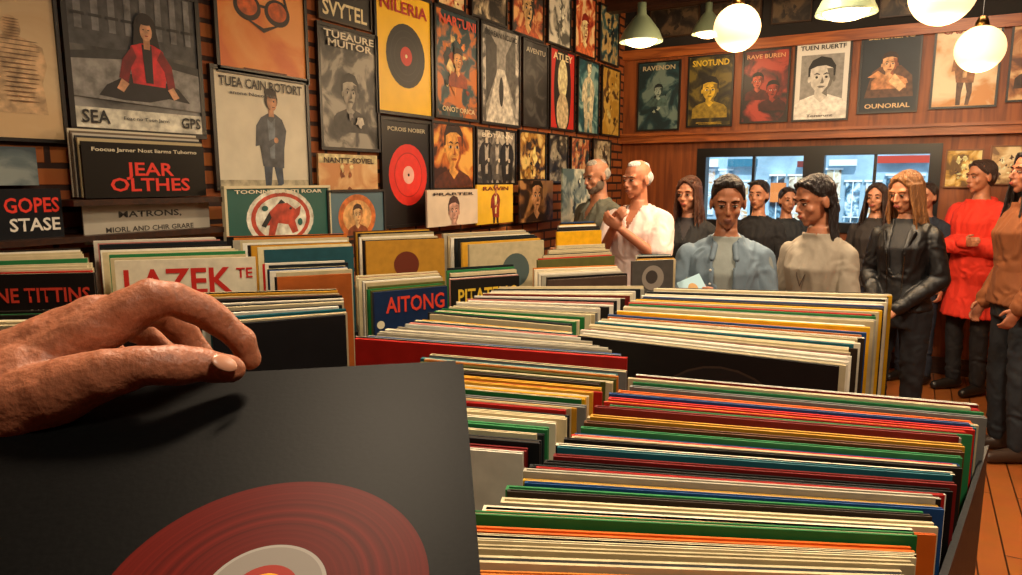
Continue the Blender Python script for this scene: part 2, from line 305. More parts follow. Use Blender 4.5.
def a_emblem():
    c='#e9dfc6'; t='#1f5a50'; r='#b2402a'; k='#1c2422'
    return [(circ(0,-.05,.33,.31),c),(circ(0,-.05,.29,.27),r),(circ(0,-.05,.25,.23),c),
      ([(-.2,-.12),(-.12,.02),(-.04,.1),(.06,.11),(.14,.04),(.2,.08),(.18,-.02),(.13,-.08),(.16,-.2),(.1,-.22),(.06,-.12),(-.04,-.1),(-.08,-.24),(-.14,-.24),(-.12,-.12)],r),
      (circ(.09,.05,.014,.012),k),([(-.2,-.12),(-.12,.02),(-.1,-.04),(-.16,-.14)],k),([(-.04,.1),(.0,.15),(.04,.11)],k),(circ(-.16,.06,.03,.028),t),(circ(.18,-.1,.025,.04),t)]
def a_lines(y,n,w=.7,c='#222222',x=0,g=.03):
    return [(rect(x+(.03 if k%2 else 0),y-k*g,w*(.9 if k%2 else 1),g*.4),c) for k in range(n)]
def poster(label, w, h, M, base, art=(), titles=(), frame=None, grp=None, cat='poster', thick=.012, name='poster', var=.5):
    root=empty(name); root.matrix_world=M
    tag(root,label,cat,grp)
    bm=bmesh.new(); box(bm,(-w/2,-h/2,-thick/2),(w/2,h/2,thick/2)); fin(bm,'sheet',[base],root)
    if frame:
        fw=min(w,h)*.025+.004; bm=bmesh.new(); zf=thick/2+.008; b=-thick/2
        box(bm,(-w/2-fw,h/2-.002,b),(w/2+fw,h/2+fw,zf)); box(bm,(-w/2-fw,-h/2-fw,b),(w/2+fw,-h/2+.002,zf))
        box(bm,(-w/2-fw,-h/2,b),(-w/2+.002,h/2,zf)); box(bm,(w/2-.002,-h/2,b),(w/2+fw,h/2,zf)); fin(bm,'frame',[mat(frame,.4)],root)
    if art:
        bm=bmesh.new(); cols=[]; z=thick/2+.0006; ay=.495*h/w
        for pts,c in art:
            if c not in cols: cols.append(c)
            vs=[bm.verts.new((max(-.495,min(.495,p[0]))*w, max(-ay,min(ay,p[1]))*w, z)) for p in pts]
            try: bm.faces.new(vs).material_index=cols.index(c)
            except Exception: pass
            z+=.0003
        me=bpy.data.meshes.new('artwork'); bm.to_mesh(me); bm.free()
        link('artwork',me,[mat(c,.5,var=var,bscale=26) for c in cols],root)
        zt=z+.001
    else: zt=thick/2+.001
    for (s,x,y,tw,th,c) in titles: text(s,root,x*w,y*h,tw*w,th*h,c,z=zt)
    return root
def Mleft(u0,v0,u1,v1,x=XL,off=.012,tilt=0):
    uc=(u0+u1)/2; a=on_x(u0,(v0+v1)/2,x+off); b=on_x(u1,(v0+v1)/2,x+off); z1=on_x(uc,v0,x+off).z; z0=on_x(uc,v1,x+off).z
    c=V((x+off,(a.y+b.y)/2,(z0+z1)/2)); w=abs(b.y-a.y); h=z1-z0
    M=MX.Translation(c) @ MX(((0,0,1,0),(1,0,0,0),(0,1,0,0),(0,0,0,1))) @ MX.Rotation(R(-tilt),4,'X')
    return w,h,M
def Mback(u0,v0,u1,v1,y=YB,off=.012):
    uc=(u0+u1)/2; a=on_y(u0,(v0+v1)/2,y-off); b=on_y(u1,(v0+v1)/2,y-off); z1=on_y(uc,v0,y-off).z; z0=on_y(uc,v1,y-off).z
    c=V(((a.x+b.x)/2,y-off,(z0+z1)/2))
    return abs(b.x-a.x), z1-z0, MX.Translation(c) @ MX(((1,0,0,0),(0,0,-1,0),(0,1,0,0),(0,0,0,1)))
def PL(label,r,base,art=(),titles=(),frame='#15100c',**k):
    off=k.pop('off',.014); tilt=k.pop('tilt',0); w,h,M=Mleft(*r,off=off,tilt=tilt); return poster(label,w*.95,h*.97,M,base,art,titles,frame,**k)
def PB(label,r,base,art=(),titles=(),frame='#15100c',**k):
    w,h,M=Mback(*r); return poster(label,w*.95,h*.98,M,base,art,titles,frame,**k)
def blotch(*c,s=6,seed=1,sharp=.09): return artmat(c,s,seed,sharp)
G1='posters covering the left brick wall'
PL('tan poster of a sketched sculptural torso at the far left edge',(-22,-30,58,141),blotch('#b8956a','#d8bd92','#cfae80',s=3),a_torso(),grp=G1)
PL('large grey photographic poster of a seated woman in red',(64,-15,199,133),blotch('#2c2c2e','#6e6d6a','#9a9894',s=3,seed=3,sharp=.12),[(rect(0,.3,1,.5),'#4a4b4d')]+[(rect(-.42+k*.12,.33,.05,.34),'#77787a') for k in range(8)]+[(rect(-.42+k*.12,.26,.09,.02),'#2f3032') for k in range(8)]+[([(-.5,-.3),(-.5,.0),(-.1,.06),(.5,.0),(.5,-.34)],'#8a8884'),([(-.5,-.05),(-.5,.0),(-.1,.06),(.5,.0),(.5,-.06),(0,.0)],'#343536'),(rect(0,-.46,1,.18),'#d8d2c0')]+a_sit(.06,-.06,.4),[('SEA',-.36,-.42,.2,.09,'#151515'),('GPS',.39,-.42,.17,.08,'#151515')]+[('Foac no Tuon Jarm',.02,-.42,.36,.03,'#444444')],grp=G1)
PL('orange poster with a dark goggle-like face drawing',(213,-30,305,76),blotch('#d96a1c','#e88a35','#f0a050',s=3,seed=2),a_glasses(.12)+a_lines(-.42,2,.5,'#5a2208'),grp=G1)
PL('cream poster of a man in a grey jacket standing',(212,74,308,188),mat('#ddd4bb',.5,var=.1,bscale=8),[(rect(0,-.5,1,.16),'#b5a98a')]+a_man(.08,-.12,.56,'#4a4e54','#3a4656','#b98560','#2a1a10','#6b747c'),[('TUEA CAIN ROTORT',0,.41,.9,.085,'#2b2724'),('anone Noco Ner',-.1,.32,.5,.03,'#555555')],grp=G1)
PL('small black sign with cream capital letters high on the brick wall',(316,-8,370,24),mat('#191512',.5),(),[('SVYTEL',0,-.12,.86,.5,'#e9dcae')],grp=G1,frame='#3a2a18')
PL('dark grey poster with a pale portrait and cream title',(318,30,377,150),blotch('#1b1a19','#4a4844','#a09a8c',s=7,seed=4),a_bust(.27,-.05,'#a39c8e','#1c1b1a','#3a3835','#55514b')+a_blob(4,['#c9c2b2','#2a2826','#77716a'],5,y=-.6,s=.3)+a_lines(-.85,3,.7,'#c9c2b2'),[('TUEAURE\nMUITOR',0,.41,.88,.13,'#e9e0c8')],grp=G1)
PL('bright yellow poster with a black record and red centre',(374,-8,431,115),mat('#f8c414',.45,var=.05,bscale=9),a_disc(.02,-.02,.36,)+a_lines(-.8,4,.75,'#4a3208',g=.06),[('NILERIA',0,.38,.86,.1,'#b1261a')],grp=G1,var=.1)
PL('teal and orange illustrated poster right of the yellow one',(434,12,477,119),blotch('#0f2f36','#1d4a50','#c8702a',s=8,seed=5),a_blob(6,['#d8833a','#14262a','#e9c07c','#8b3a1c'],9)+a_bust(.2,.05,'#e0a060','#1a1412','#8b3a1c','#a05a28'),[('NARTUNI',0,.41,.88,.09,'#d84a2a'),('ONOT ORICA',0,-.43,.8,.05,'#e3cfa0')],grp=G1)
PL('pale grey poster with a black and white street picture',(480,28,519,125),blotch('#4d4a46','#a6a197','#d6d0c2',s=9,seed=6),[(rect(0,0,.8,1.5),'#8f8b82'),([(-.4,-.7),(-.1,.1),(.1,.1),(.4,-.7)],'#c4beb0'),([(-.4,.7),(-.4,-.4),(-.12,.05),(-.12,.4)],'#3a3835'),([(.4,.7),(.4,-.4),(.12,.05),(.12,.3)],'#55524c'),(circ(0,-.2,.06,.2),'#1c1b1a')]+a_lines(-.95,3,.7,'#2a2826',g=.05),[('BOREAN NCUSIC',0,.43,.85,.06,'#222222')],grp=G1)
PL('plain black poster with faint grey lettering',(522,42,547,127),blotch('#141414','#232322','#4a4844',s=7,seed=7),a_lines(-.9,4,.6,'#8a857a',g=.08),[('AVENTU',0,.4,.8,.06,'#b9b09a')],grp=G1)
PL('red and black poster with an oval figure',(549,50,574,130),mat('#c8281c',.5),[(circ(0,0,.36,.9),'#15100e'),(circ(0,.2,.2,.35),'#e6cf9c'),(circ(0,-.4,.25,.35),'#c9b58c')],[('ATLEY',0,.42,.8,.09,'#f0e0b0')],grp=G1)
PL('teal poster with a pale upright figure',(577,60,598,134),blotch('#1a4750','#2f6a70','#8fb0a8',s=7,seed=8),a_man(0,-.1,1.0,'#cfc6a2','#b8b08e','#e0d0a8','#3a4a48','#8fa090'),(),grp=G1)
PL('ochre poster last in the second row before the corner',(601,68,619,136),blotch('#b98a2a','#d9b050','#5a3a12',s=7,seed=9),a_blob(9,['#3a2410','#e2c67a'],6),(),grp=G1)
for i,(r,cs,lb) in enumerate([((436,-40,464,8),('#7a241a','#c4633a','#e0c48c'),'small red poster cut off by the top edge above the teal one'),((470,-40,506,21),('#2a2620','#8a7a62','#d9c9a2'),'tan and black photo poster in the top row'),((511,-30,543,37),('#35302a','#b8562a','#e1b070'),'rust-orange portrait poster in the top row'),((547,-15,570,46),('#5a5a52','#b8b4a2','#dcd6c2'),'pale grey poster in the top row'),((574,-5,595,56),('#8a2418','#d06a3a','#e8c890'),'red-brown poster in the top row near the corner'),((599,8,618,64),('#1f2f33','#3f6a68','#c8a868'),'dark teal poster in the top row at the corner')]):
    PL(lb,r,blotch(*cs,s=8,seed=20+i),a_bust(.36,-.1,cs[2],cs[0],cs[1]) if i in(2,4) else a_blob(30+i,[cs[2],cs[0]],7),(),grp=G1)
PL('black poster with a large glossy red disc',(381,120,430,226),mat('#141110',.4),[(circ(.02,-.02,.41),'#e0281a'),(circ(.02,-.02,.3),'#b41a12'),(circ(.02,-.02,.285),'#e83022'),(circ(.02,-.02,.12),'#f0b8a8'),(circ(.02,-.02,.02),'#141110')]+a_lines(-.85,3,.7,'#b5a98a',g=.05),[('PCROIS NOBER',0,.42,.8,.04,'#c9bfa0')],grp=G1,var=.08)
PL('orange sepia portrait poster beside the red disc poster',(431,124,473,189),blotch('#3a1a0c','#c4661e','#e8b050',s=6,seed=11),a_bust(.42,.1,'#e09a48','#2a120a','#5a2a12','#9a4a1a'),(),grp=G1)
PL('grey group photo poster in the third row',(475,130,515,184),blotch('#3a3632','#8c8478','#b8ae9c',s=9,seed=12),sum([a_man(-.26+k*.26,-.1,.62,['#2a2725','#55504a','#1c1b1a'][k],'#2a2725','#c9bba4','#1a1816','#a89f90') for k in range(3)],[]),[('BOTANN',0,.4,.8,.08,'#e8dfc8')],grp=G1)
for i,(r,cs,lb) in enumerate([((518,132,545,180),('#2a1a10','#a8762a','#dfc070'),'ochre and brown poster in the third row'),((548,135,567,182),('#191918','#4a4438','#a59a80'),'dark poster in the third row with faint figures'),((570,138,589,180),('#1c3a3e','#b0552a','#d9b27a'),'orange and teal small poster in the third row'),((592,140,610,176),('#3a3430','#9a8a6c','#d8cba8'),'beige poster nearest the corner in the third row')]):
    PL(lb,r,blotch(*cs,s=9,seed=40+i),a_blob(50+i,[cs[2],cs[0],cs[1]],8),(),grp=G1)
G2='record sleeves displayed face out below the posters'
PL('cream and orange record sleeve with a dark title strip',(316,154,378,190),blotch('#c98a52','#dfb27a','#e8cf9c',s=5,seed=13),[(rect(0,.17,1,.14),'#d9c48e')]+a_blob(14,['#8c4a20','#e7c58a'],5,y=-.12,s=.2),[("NANT'T-SOVIEL",0,.33,.84,.16,'#3b2010')],grp=G2,cat='record sleeve',name='record_sleeve',off=.03,frame=None)
PL('dark green record sleeve with a round cream and red emblem',(222,187,330,240),mat('#1f5a50',.45,var=.1,bscale=7),[([(x,y*.72) for x,y in p],c) for p,c in a_emblem()],[('TOONNE BANTI ROAR',0,.43,.85,.07,'#e9dfc4')],grp=G2,cat='record sleeve',name='record_sleeve',off=.2,frame='#d8cda8')
PL('slate blue record sleeve with an orange round face',(326,191,384,236),mat('#54707a',.45,var=.15,bscale=7),[(circ(0,-.04,.34,.28),'#c4692c'),(circ(0,-.04,.26,.21),'#d9a060')]+a_bust(.16,-.03,'#e0b078','#3a2016','#8a4420','#b87a48'),(),grp=G2,cat='record sleeve',name='record_sleeve',off=.2,frame='#28241f')
PL('cream record sleeve with a pink face sketch',(425,189,478,226),mat('#dcc9b0',.45,var=.1,bscale=7),a_bust(.2,-.06,'#c99a86','#4a3028','#b58a7c','#a87a68'),[('PRARTER',0,.38,.8,.08,'#3a2b25')],grp=G2,cat='record sleeve',name='record_sleeve',off=.12,frame=None)
PL('yellow record sleeve with a dark red figure',(475,184,513,224),mat('#e8ba2e',.45,var=.1,bscale=7),a_man(0,-.05,.42,'#8b2a18','#3c1a10','#c98a50','#2a140c','#e9cf7c'),[('RAWIN',0,.4,.7,.1,'#6a1a10')],grp=G2,cat='record sleeve',name='record_sleeve',off=.1,frame=None)
PL('brown record sleeve with a shadowed portrait',(518,180,553,222),blotch('#2a1a10','#6a4424','#a87a48',s=6,seed=15),a_bust(.3,.05,'#b9855a','#1a100a','#2a1a10','#6a4424'),(),grp=G2,cat='record sleeve',name='record_sleeve',off=.1,frame=None)
PL('grey green record sleeve propped below the corner posters',(561,168,590,228),blotch('#4a5a52','#9aa08c','#cfc8ac',s=6,seed=16),a_blob(19,['#26302c','#d8d2ba'],7,s=.3),(),grp=G2,cat='record sleeve',name='record_sleeve',off=.3,frame=None)
G3='framed posters along the back wall'
PB('dark teal framed poster with a faint crouching figure',(638,62,680,130),blotch('#122a30','#1f4248','#6a8078',s=6,seed=21),a_blob(61,['#7f948a','#0f1f24','#a9b39c'],6,y=-.15,s=.25)+a_bust(.2,.1,'#8fa093','#0f1f24','#46605c','#2c4444'),[('RAVENON',0,.42,.8,.07,'#c0b490')],grp=G3)
PB('yellow and black framed poster with a shadowed face',(688,56,733,126),blotch('#1a1810','#3a3418','#6a5c20',s=7,seed=22),a_bust(.36,.0,'#c9a62a','#15120c','#8a7420','#7a6418')+a_lines(-.72,2,.6,'#c9a62a'),[('SNOTUND',0,.41,.85,.09,'#d8b832')],grp=G3)
PB('dark red framed poster of two shadowy faces',(742,50,789,122),blotch('#1c0c0c','#6a1a16','#a83a28',s=6,seed=23),[([(x-.17,y+.1) for x,y in p],c) for p,c in a_bust(.24,0,'#b0543c','#140a0a','#4a1412','#6a2018')]+[([(x+.18,y-.12) for x,y in p],c) for p,c in a_bust(.26,0,'#8a3020','#140a0a','#3a1010','#4a1612')],[('RAVE BUREN',0,.42,.85,.06,'#d8a070')],grp=G3)
PB('white framed poster with a black and white portrait of a man',(794,42,850,120),mat('#dedbd2',.5),[(rect(0,0,.8,1.05),'#8f8c86')]+a_bust(.46,.04,'#c9c4ba','#100f0e','#e6e3da',shade='#6a665f')+[(rect(0,-.62,.99,.14),'#dedbd2')],[('TUEN RUERTF',0,.44,.85,.06,'#222222'),('Tonarunt',0,-.45,.5,.035,'#444444')],grp=G3,var=.25)
PB('navy framed poster with an orange toned figure',(860,30,920,112),mat('#14202a',.5,var=.2,bscale=6),[([(-.42,-.5),(-.3,.0),(-.1,.15),(.2,.1),(.4,-.1),(.44,-.5)],'#5a3a28')]+a_bust(.27,.12,'#d8a070','#2a140c','#b87a4c','#8a4a2c')+[([(-.38,-.1),(-.2,.02),(.1,-.2),(.3,-.15),(.34,-.24),(.1,-.3),(-.2,-.12)],'#c88a58'),([(.1,-.05),(.3,-.3),(.2,-.4),(.0,-.2)],'#e0b080')],[('BERURENG',0,.43,.8,.06,'#d9b98a'),('OUNORIAL',0,-.43,.8,.06,'#d9b98a')],grp=G3)
PB('cream and orange framed poster of a man walking',(933,22,1000,107),blotch('#c98a4a','#dcc096','#e4d2ac',s=3,seed=25),a_man(0,-.1,.66,'#8a5a36','#5a4030','#a87048','#2a1a10','#c9a070'),[('CASTURIN',0,.42,.8,.09,'#8b2a18')],grp=G3)
PB('partly cropped brown framed poster at the right edge',(1010,16,1070,100),blotch('#5a3018','#a86a36','#d8b07a',s=5,seed=26),a_bust(.36,0,'#b98054','#23140c','#3a2214'),(),grp=G3)
PB('yellow framed poster beside the window above the red coat',(945,150,982,187),blotch('#6a4a18','#c89a38','#e8cf88',s=7,seed=27),a_blob(66,['#4a2c10','#ecd894'],7,s=.3),(),grp=G3,frame='#7a4a22')
PB('cream framed poster low at the far right edge',(990,146,1024,184),blotch('#7a5a3a','#c4a06a','#e0cb9c',s=7,seed=28),a_blob(67,['#4a2c18','#e8dab0'],7,s=.3),(),grp=G3,frame='#7a4a22')
for i,(a,b) in enumerate(((650,700),(708,762),(772,812),(880,935))):
    PB(['dim framed picture high above the teal poster','dim wide framed picture above the yellow face poster','dim small framed picture above the red poster','dim framed picture above the navy poster'][i],(a,8-i*6,b,36-i*7),blotch('#1c1611','#352a20','#5a4832',s=7,seed=70+i),a_blob(80+i,['#4a3a2a','#231b14'],6,s=.25),(),grp='dim pictures on the dark upper wall',frame='#3a2412')

# ---------- face-out shelf at the far left
SHX=XL+.12
def shelfrow(v,u0,u1,nm):
    a=on_x(u0,v,SHX); b=on_x(u1,v,SHX); bm=bmesh.new(); box(bm,(XL,a.y,a.z-.02),(XL+.2,b.y,a.z)); o=fin(bm,'wall_shelf',[WOODD]); tag(o,nm,'shelf')
shelfrow(200,60,214,'dark wooden wall shelf under the black and red lettered sleeve')
shelfrow(242,-30,216,'dark wooden wall shelf under the grey lettered sleeve')
def faceout(label,r,base,titles=(),art=(),off=.15,frame=None,grp='sleeves stacked face out on the wall shelves'):
    return PL(label,r,base,art,titles,frame,grp=grp,cat='record sleeve',name='record_sleeve',off=off,thick=.006)
for k,(c,nm) in enumerate((('#d8ceb4','cream'),('#6a5a48','brown'),('#c0b8a6','pale grey'),('#2a2a2a','charcoal'),('#b9a67c','tan'))):
    faceout(nm+' sleeve edge showing behind the black and red lettered sleeve',(66+k*2.4,131+k*2.2,200+k*1.4,197),mat(c,.6),off=.06+k*.016)
faceout('black sleeve with large red capital letters on the upper shelf',(79,143,207,198),mat('#16130f',.4,spec=.25),[('JEAR\nOLTHES',.02,-.12,.66,.54,'#e0301c'),('Foocue Jarner Nost Iiarms Tuhorno',0,.36,.86,.09,'#d8ceb0')],off=.145)
faceout('grey sleeve with thin dark title on the lower shelf',(79,203,212,241),mat('#aea797',.5,var=.1,bscale=7),[('MATRONS,',0,.22,.5,.2,'#2a2622'),('MIORL AND CHIR GRARE',0,-.16,.7,.14,'#3a342e')],off=.14)
faceout('black sleeve with red and white stacked capitals at the left edge',(-14,188,64,241),mat('#12151a',.4,spec=.25),[('GOPES',.08,.18,.76,.3,'#e0301c'),('STASE',.1,-.2,.7,.26,'#e6dfd0')],off=.14)
faceout('slate grey sleeve above the stacked capitals sleeve',(-14,146,38,186),blotch('#3a4a52','#5c6c70','#8a9490',s=5,seed=33),[],off=.06)

# ---------- records and bins
CRE=['#e6dabc','#d2c29a','#efe8d4','#c4b48c','#b3a37c','#dccb9e','#d8d0bc','#a8a08c']
DRK=['#0c0a08','#15110e','#1e1712','#0a0e12','#2a1e14','#161d20']
COL=[('red','#c42016'),('maroon','#701412'),('green','#1a6c32'),('yellow','#e6ac16'),('orange','#d8641a'),('teal','#125c66'),('blue','#1a457a'),('brown','#5a3418'),('mustard','#bb8722'),('olive','#545624'),('pink','#c47e72'),('grey','#767670'),('orange','#cc782a'),('yellow','#d6a02c'),('red','#ae1a14'),('green','#2c7a44')]
ONES=['','first','second','third','fourth','fifth','sixth','seventh','eighth','ninth','tenth','eleventh','twelfth','thirteenth','fourteenth','fifteenth','sixteenth','seventeenth','eighteenth','nineteenth']
def ordn(n):
    if n<20: return ONES[n]
    t={2:'twent',3:'thirt',4:'fort',5:'fift',6:'sixt'}[n//10]
    return t+'ieth' if n%10==0 else t+'y-'+ONES[n%10]
TRAY=mat('#0d0b09',.5,bump=.1,bscale=40)
def record(top,w,yaw,lean,th,hh,cname,col,inner,label,grp,edge):
    bm=bmesh.new(); p=max(.0011,th*.3); h2=th/2
    box(bm,(-w/2,-h2,0),(w/2,-h2+p,hh)); box(bm,(-w/2,h2-p,0),(w/2,h2,hh)); box(bm,(-w/2,-h2+p,0),(w/2,h2-p,.006)); box(bm,(-w/2,-h2+p,.006),(-w/2+.003,h2-p,hh)) 
    for f in bm.faces:
        if min(v.co.z for v in f.verts)>hh-1e-5: f.material_index=1
    me=bpy.data.meshes.new('vinyl_record'); bmesh.ops.recalc_face_normals(bm,faces=bm.faces); bm.to_mesh(me); bm.free()
    o=link('vinyl_record',me,[mat(col,.5,spec=.3,var=.12,bscale=35),mat(edge,.7,spec=.25,var=.25,bscale=45)])
    RM=MX.Rotation(yaw,4,'Z')@MX.Rotation(-lean,4,'X'); o.matrix_world=MX.Translation(V(top)-(RM@V((0,0,hh))))@RM
    bm=bmesh.new(); box(bm,(-w/2+.004,-h2+p+.0003,.007),(w/2-.002,h2-p-.0003,hh-random.uniform(.0,.008))); fin(bm,'inner_sleeve',[mat(inner,.6,spec=.2)],o)
    tag(o,label,'record',grp); return o
def rbin(desc, quad, drop, n, front=None, hh=.44, side=.16, lean=.6, seed=0, pal=(.5,.2), zj=.005, blabel=None, xj=.008, thk=(.4,.85)):
    rr=random.Random(seed); z=H-drop
    BL,BR,FR,FL=[on_z(q[0],q[1],z) for q in quad]
    grp='records in the '+desc
    depth=((BL+BR)/2-(FL+FR)/2).length; last=None
    wts=[rr.uniform(.55,1.7) for _ in range(n)]; tot=sum(wts); acc=0
    for i in range(n):
        pitch=depth*wts[i]/tot
        f=(acc+wts[i]/2)/tot; acc+=wts[i]
        a=FL.lerp(BL,f); b=FR.lerp(BR,f); w=(b-a).length; yaw=math.atan2(b.y-a.y,b.x-a.x)
        q=rr.random()
        if q<pal[0]: nm,c='cream',rr.choice(CRE)
        elif q<pal[0]+pal[1]: nm,c='black',rr.choice(DRK)
        else:
            nm,c=rr.choice(COL)
            if nm==last: nm,c=rr.choice(COL)
        last=nm
        q=rr.random(); edge=c if (q<.82 or nm=='cream') else rr.choice(CRE) 
        inner=rr.choice(CRE[:5]+['#0e0d0c']*5+['#2a221a'])
        if i==0 and front: nm,c=front[0],front[1]; edge=front[4] if len(front)>4 else c
        th=min(pitch*rr.uniform(*thk),.012)
        dz=rr.uniform(-zj,zj*.6) if i else 0
        dx=rr.uniform(-xj,xj)
        mid=(a+b)/2+(b-a).normalized()*dx+V((0,0,dz))
        o=record(mid,w*rr.uniform(.965,.995),yaw,R(lean),th,hh,nm,c,inner,'%s record sleeve, %s from the front in the %s'%(nm,ordn(i+1),desc),grp,edge)
        if i==0 and front:
            for (s,x,y,tw,t_h,tc) in front[2]: text(s,o,x*w,hh-y*w,tw*w,t_h*w,tc,upright=True,yoff=-th/2-.001)
            if len(front)>3:
                for k,(cx,cy,r,cc) in enumerate(front[3]):
                    bm=bmesh.new(); bm.faces.new([bm.verts.new((cx*w+r*w*math.cos(t*.2244),0,hh-cy*w+r*w*math.sin(t*.2244))) for t in range(28)])
                    g=fin(bm,'artwork',[mat(cc,.5)],o,loc=(0,-th/2-.0006-.0003*k,0))
    cen=(BL+BR+FR+FL)/4; cen.z=0
    root=empty('record_bin',cen); tag(root,blabel or 'dark wooden bin holding the records of the '+desc,'record bin')
    def ex(p,k): 
        d=p-V((cen.x,cen.y,p.z)); return V((p.x,p.y,0))+V((d.x,d.y,0)).normalized()*k-cen
    zb=z-hh-.02
    P=[ex(p,.008) for p in (FL,FR,BR,BL)]; Q=[ex(p,.02) for p in (FL,FR,BR,BL)]
    bm=bmesh.new(); prism(bm,Q,zb-.03,zb-.004)
    for i in range(4):
        j=(i+1)%4; s=side if i!=1 else side+ (.14 if side>.2 else 0)
        prism(bm,[P[i],P[j],Q[j],Q[i]],zb-.004,zb+s)
    fin(bm,'tray',[TRAY],root)
    bm=bmesh.new(); prism(bm,[ex(p,-.01) for p in (FL,FR,BR,BL)],.08,zb-.03); fin(bm,'cabinet',[WOODD],root)
    bm=bmesh.new(); prism(bm,[ex(p,-.035) for p in (FL,FR,BR,BL)],0,.08); fin(bm,'plinth',[BLK],root)
    return root
rbin('front right bin',[(634,374),(985,405),(885,640),(330,640)],.3,54,side=.26,seed=11,pal=(.3,.16),zj=.007,front=('yellow','#dfa818',[]))
rbin('bin left of the front bin',[(428,351),(626,368),(522,455),(330,440)],.3,30,seed=12,pal=(.34,.15))
rbin('centre right bin',[(655,286),(893,292),(846,368),(573,336)],.3,48,seed=13,pal=(.46,.2),zj=.004,front=('black','#17130f',[],[(.1,.33,.28,'#3a2c20'),(.1,.33,.272,'#17130f'),(.1,.33,.2,'#2f261a'),(.1,.33,.194,'#17130f')]))
rbin('bin behind the red edged bin',[(500,287),(648,286),(568,327),(425,314)],.3,26,seed=14,pal=(.48,.2),zj=.004)
rbin('red edged front bin',[(425,318),(562,330),(632,359),(352,339)],.3,21,seed=15,pal=(.42,.15),front=('red','#a81c14',[],[],'#d02a20'))
rbin('far left bin',[(-20,251),(82,247),(98,274),(-20,276)],.2,12,seed=16,front=('black','#17120f',[('INE TITTINS',.03,.2,.85,.14,'#d8402a'),('CANTOZ',.1,.36,.4,.05,'#d8ceb0')]),hh=.4)
rbin('red lettered cream fronted bin',[(92,240),(215,236),(256,258),(113,262)],.2,13,seed=17,front=('cream','#ddd2b6',[('LAZEK',-.06,.17,.76,.2,'#c2261c'),('TE',.41,.12,.12,.08,'#c2261c')]),hh=.4)
rbin('teal fronted bin',[(222,235),(345,232),(352,247),(262,251)],.2,10,seed=18,front=('teal','#1d4a52',[]),hh=.4)
rbin('orange fronted bin behind the fingers',[(264,262),(346,259),(352,274),(276,278)],.22,9,seed=31,front=('orange','#a8561e',[]),hh=.42,pal=(.4,.25))
rbin('dark bin behind the hand',[(190,293),(340,289),(346,316),(213,328)],.25,14,seed=19,front=('black','#17171a',[]),pal=(.4,.25))
rbin('low bin behind the knuckles',[(98,300),(180,294),(200,322),(104,328)],.25,8,seed=20,pal=(.45,.2))
rbin('bin at the left edge',[(-20,309),(88,306),(92,330),(-20,332)],.25,7,seed=21,pal=(.45,.2))
rbin('mustard fronted bin',[(354,230),(426,227),(446,240),(366,243)],.22,8,seed=22,front=('mustard','#b9852a',[],[(0,.3,.16,'#6a2a14')]),hh=.4)
rbin('bin below the yellow sleeve',[(440,233),(524,229),(548,241),(472,246)],.25,8,seed=23,front=('cream','#bfb08a',[],[(.1,.3,.18,'#4a5a58')]),hh=.4)
rbin('blue fronted bin',[(354,275),(438,270),(447,287),(374,294)],.3,10,seed=24,front=('blue','#14284a',[('AITONG',.05,.17,.8,.2,'#e0402a')],[(-.42,.4,.05,'#e0d4b0')]))
rbin('yellow lettered black fronted bin',[(445,268),(512,264),(521,276),(453,281)],.3,8,seed=25,front=('black','#15120f',[('PITATENG',.02,.22,.86,.2,'#e0b832')]))
rbin('olive fronted bin',[(556,246),(604,244),(614,257),(532,262)],.28,8,seed=26,front=('olive','#5d5f30',[]),hh=.4)
rbin('brown picture fronted bin',[(530,268),(616,265),(629,276),(551,281)],.3,8,seed=27,front=('brown','#4a3a30',[],[(-.2,.4,.14,'#a87a52')]))
rbin('grey fronted bin',[(638,253),(670,253),(675,260),(632,262)],.3,6,seed=28,front=('grey','#4a4742',[],[(0,.36,.26,'#8a8276'),(-.03,.34,.14,'#3a3632')]))
rbin('farthest small bin',[(560,221),(592,220),(602,231),(556,233)],.22,7,seed=29,hh=.4)

# ---------- held sleeve and disc
SK=.52; c0=at(264,594,.6*SK); th=R(16)
Yd=(FH*math.cos(th)+ZZ*math.sin(th)); Xd=RIGHT.copy(); Nd=Xd.cross(Yd)
rz=R(6)
ax=Xd*math.cos(rz)+Yd*math.sin(rz); ay=-Xd*math.sin(rz)+Yd*math.cos(rz)
MS=MX.Translation(c0)@MX(((ax.x,ay.x,Nd.x,0),(ax.y,ay.y,Nd.y,0),(ax.z,ay.z,Nd.z,0),(0,0,0,1)))
xr=.186*SK; xl=xr-.62*SK; yt=.374*SK; yb=yt-.56*SK
hs=empty('held_record_sleeve'); hs.matrix_world=MS
tag(hs,'matte black record sleeve with dark red disc held in the hand','record sleeve')
bm=bmesh.new(); box(bm,(xl,yb,-.0022),(xr,yt,.0)); 
bmesh.ops.bevel(bm,geom=[e for e in bm.edges if abs(e.verts[0].co.z-e.verts[1].co.z)>.001],offset=.005,segments=4,affect='EDGES'); fin(bm,'sleeve',[mat('#0b0b0b',.42,bump=.02,bscale=300,var=.25,spec=.035)],hs)
def discobj(r1,z,c,nm,rough=.3,parent=hs,n=128,**k):
    bm=bmesh.new(); bm.faces.new([bm.verts.new((r1*math.cos(2*math.pi*i/n),r1*math.sin(2*math.pi*i/n),z)) for i in range(n)])
    return fin(bm,nm,[mat(c,rough,spec=.08,**k)],parent)
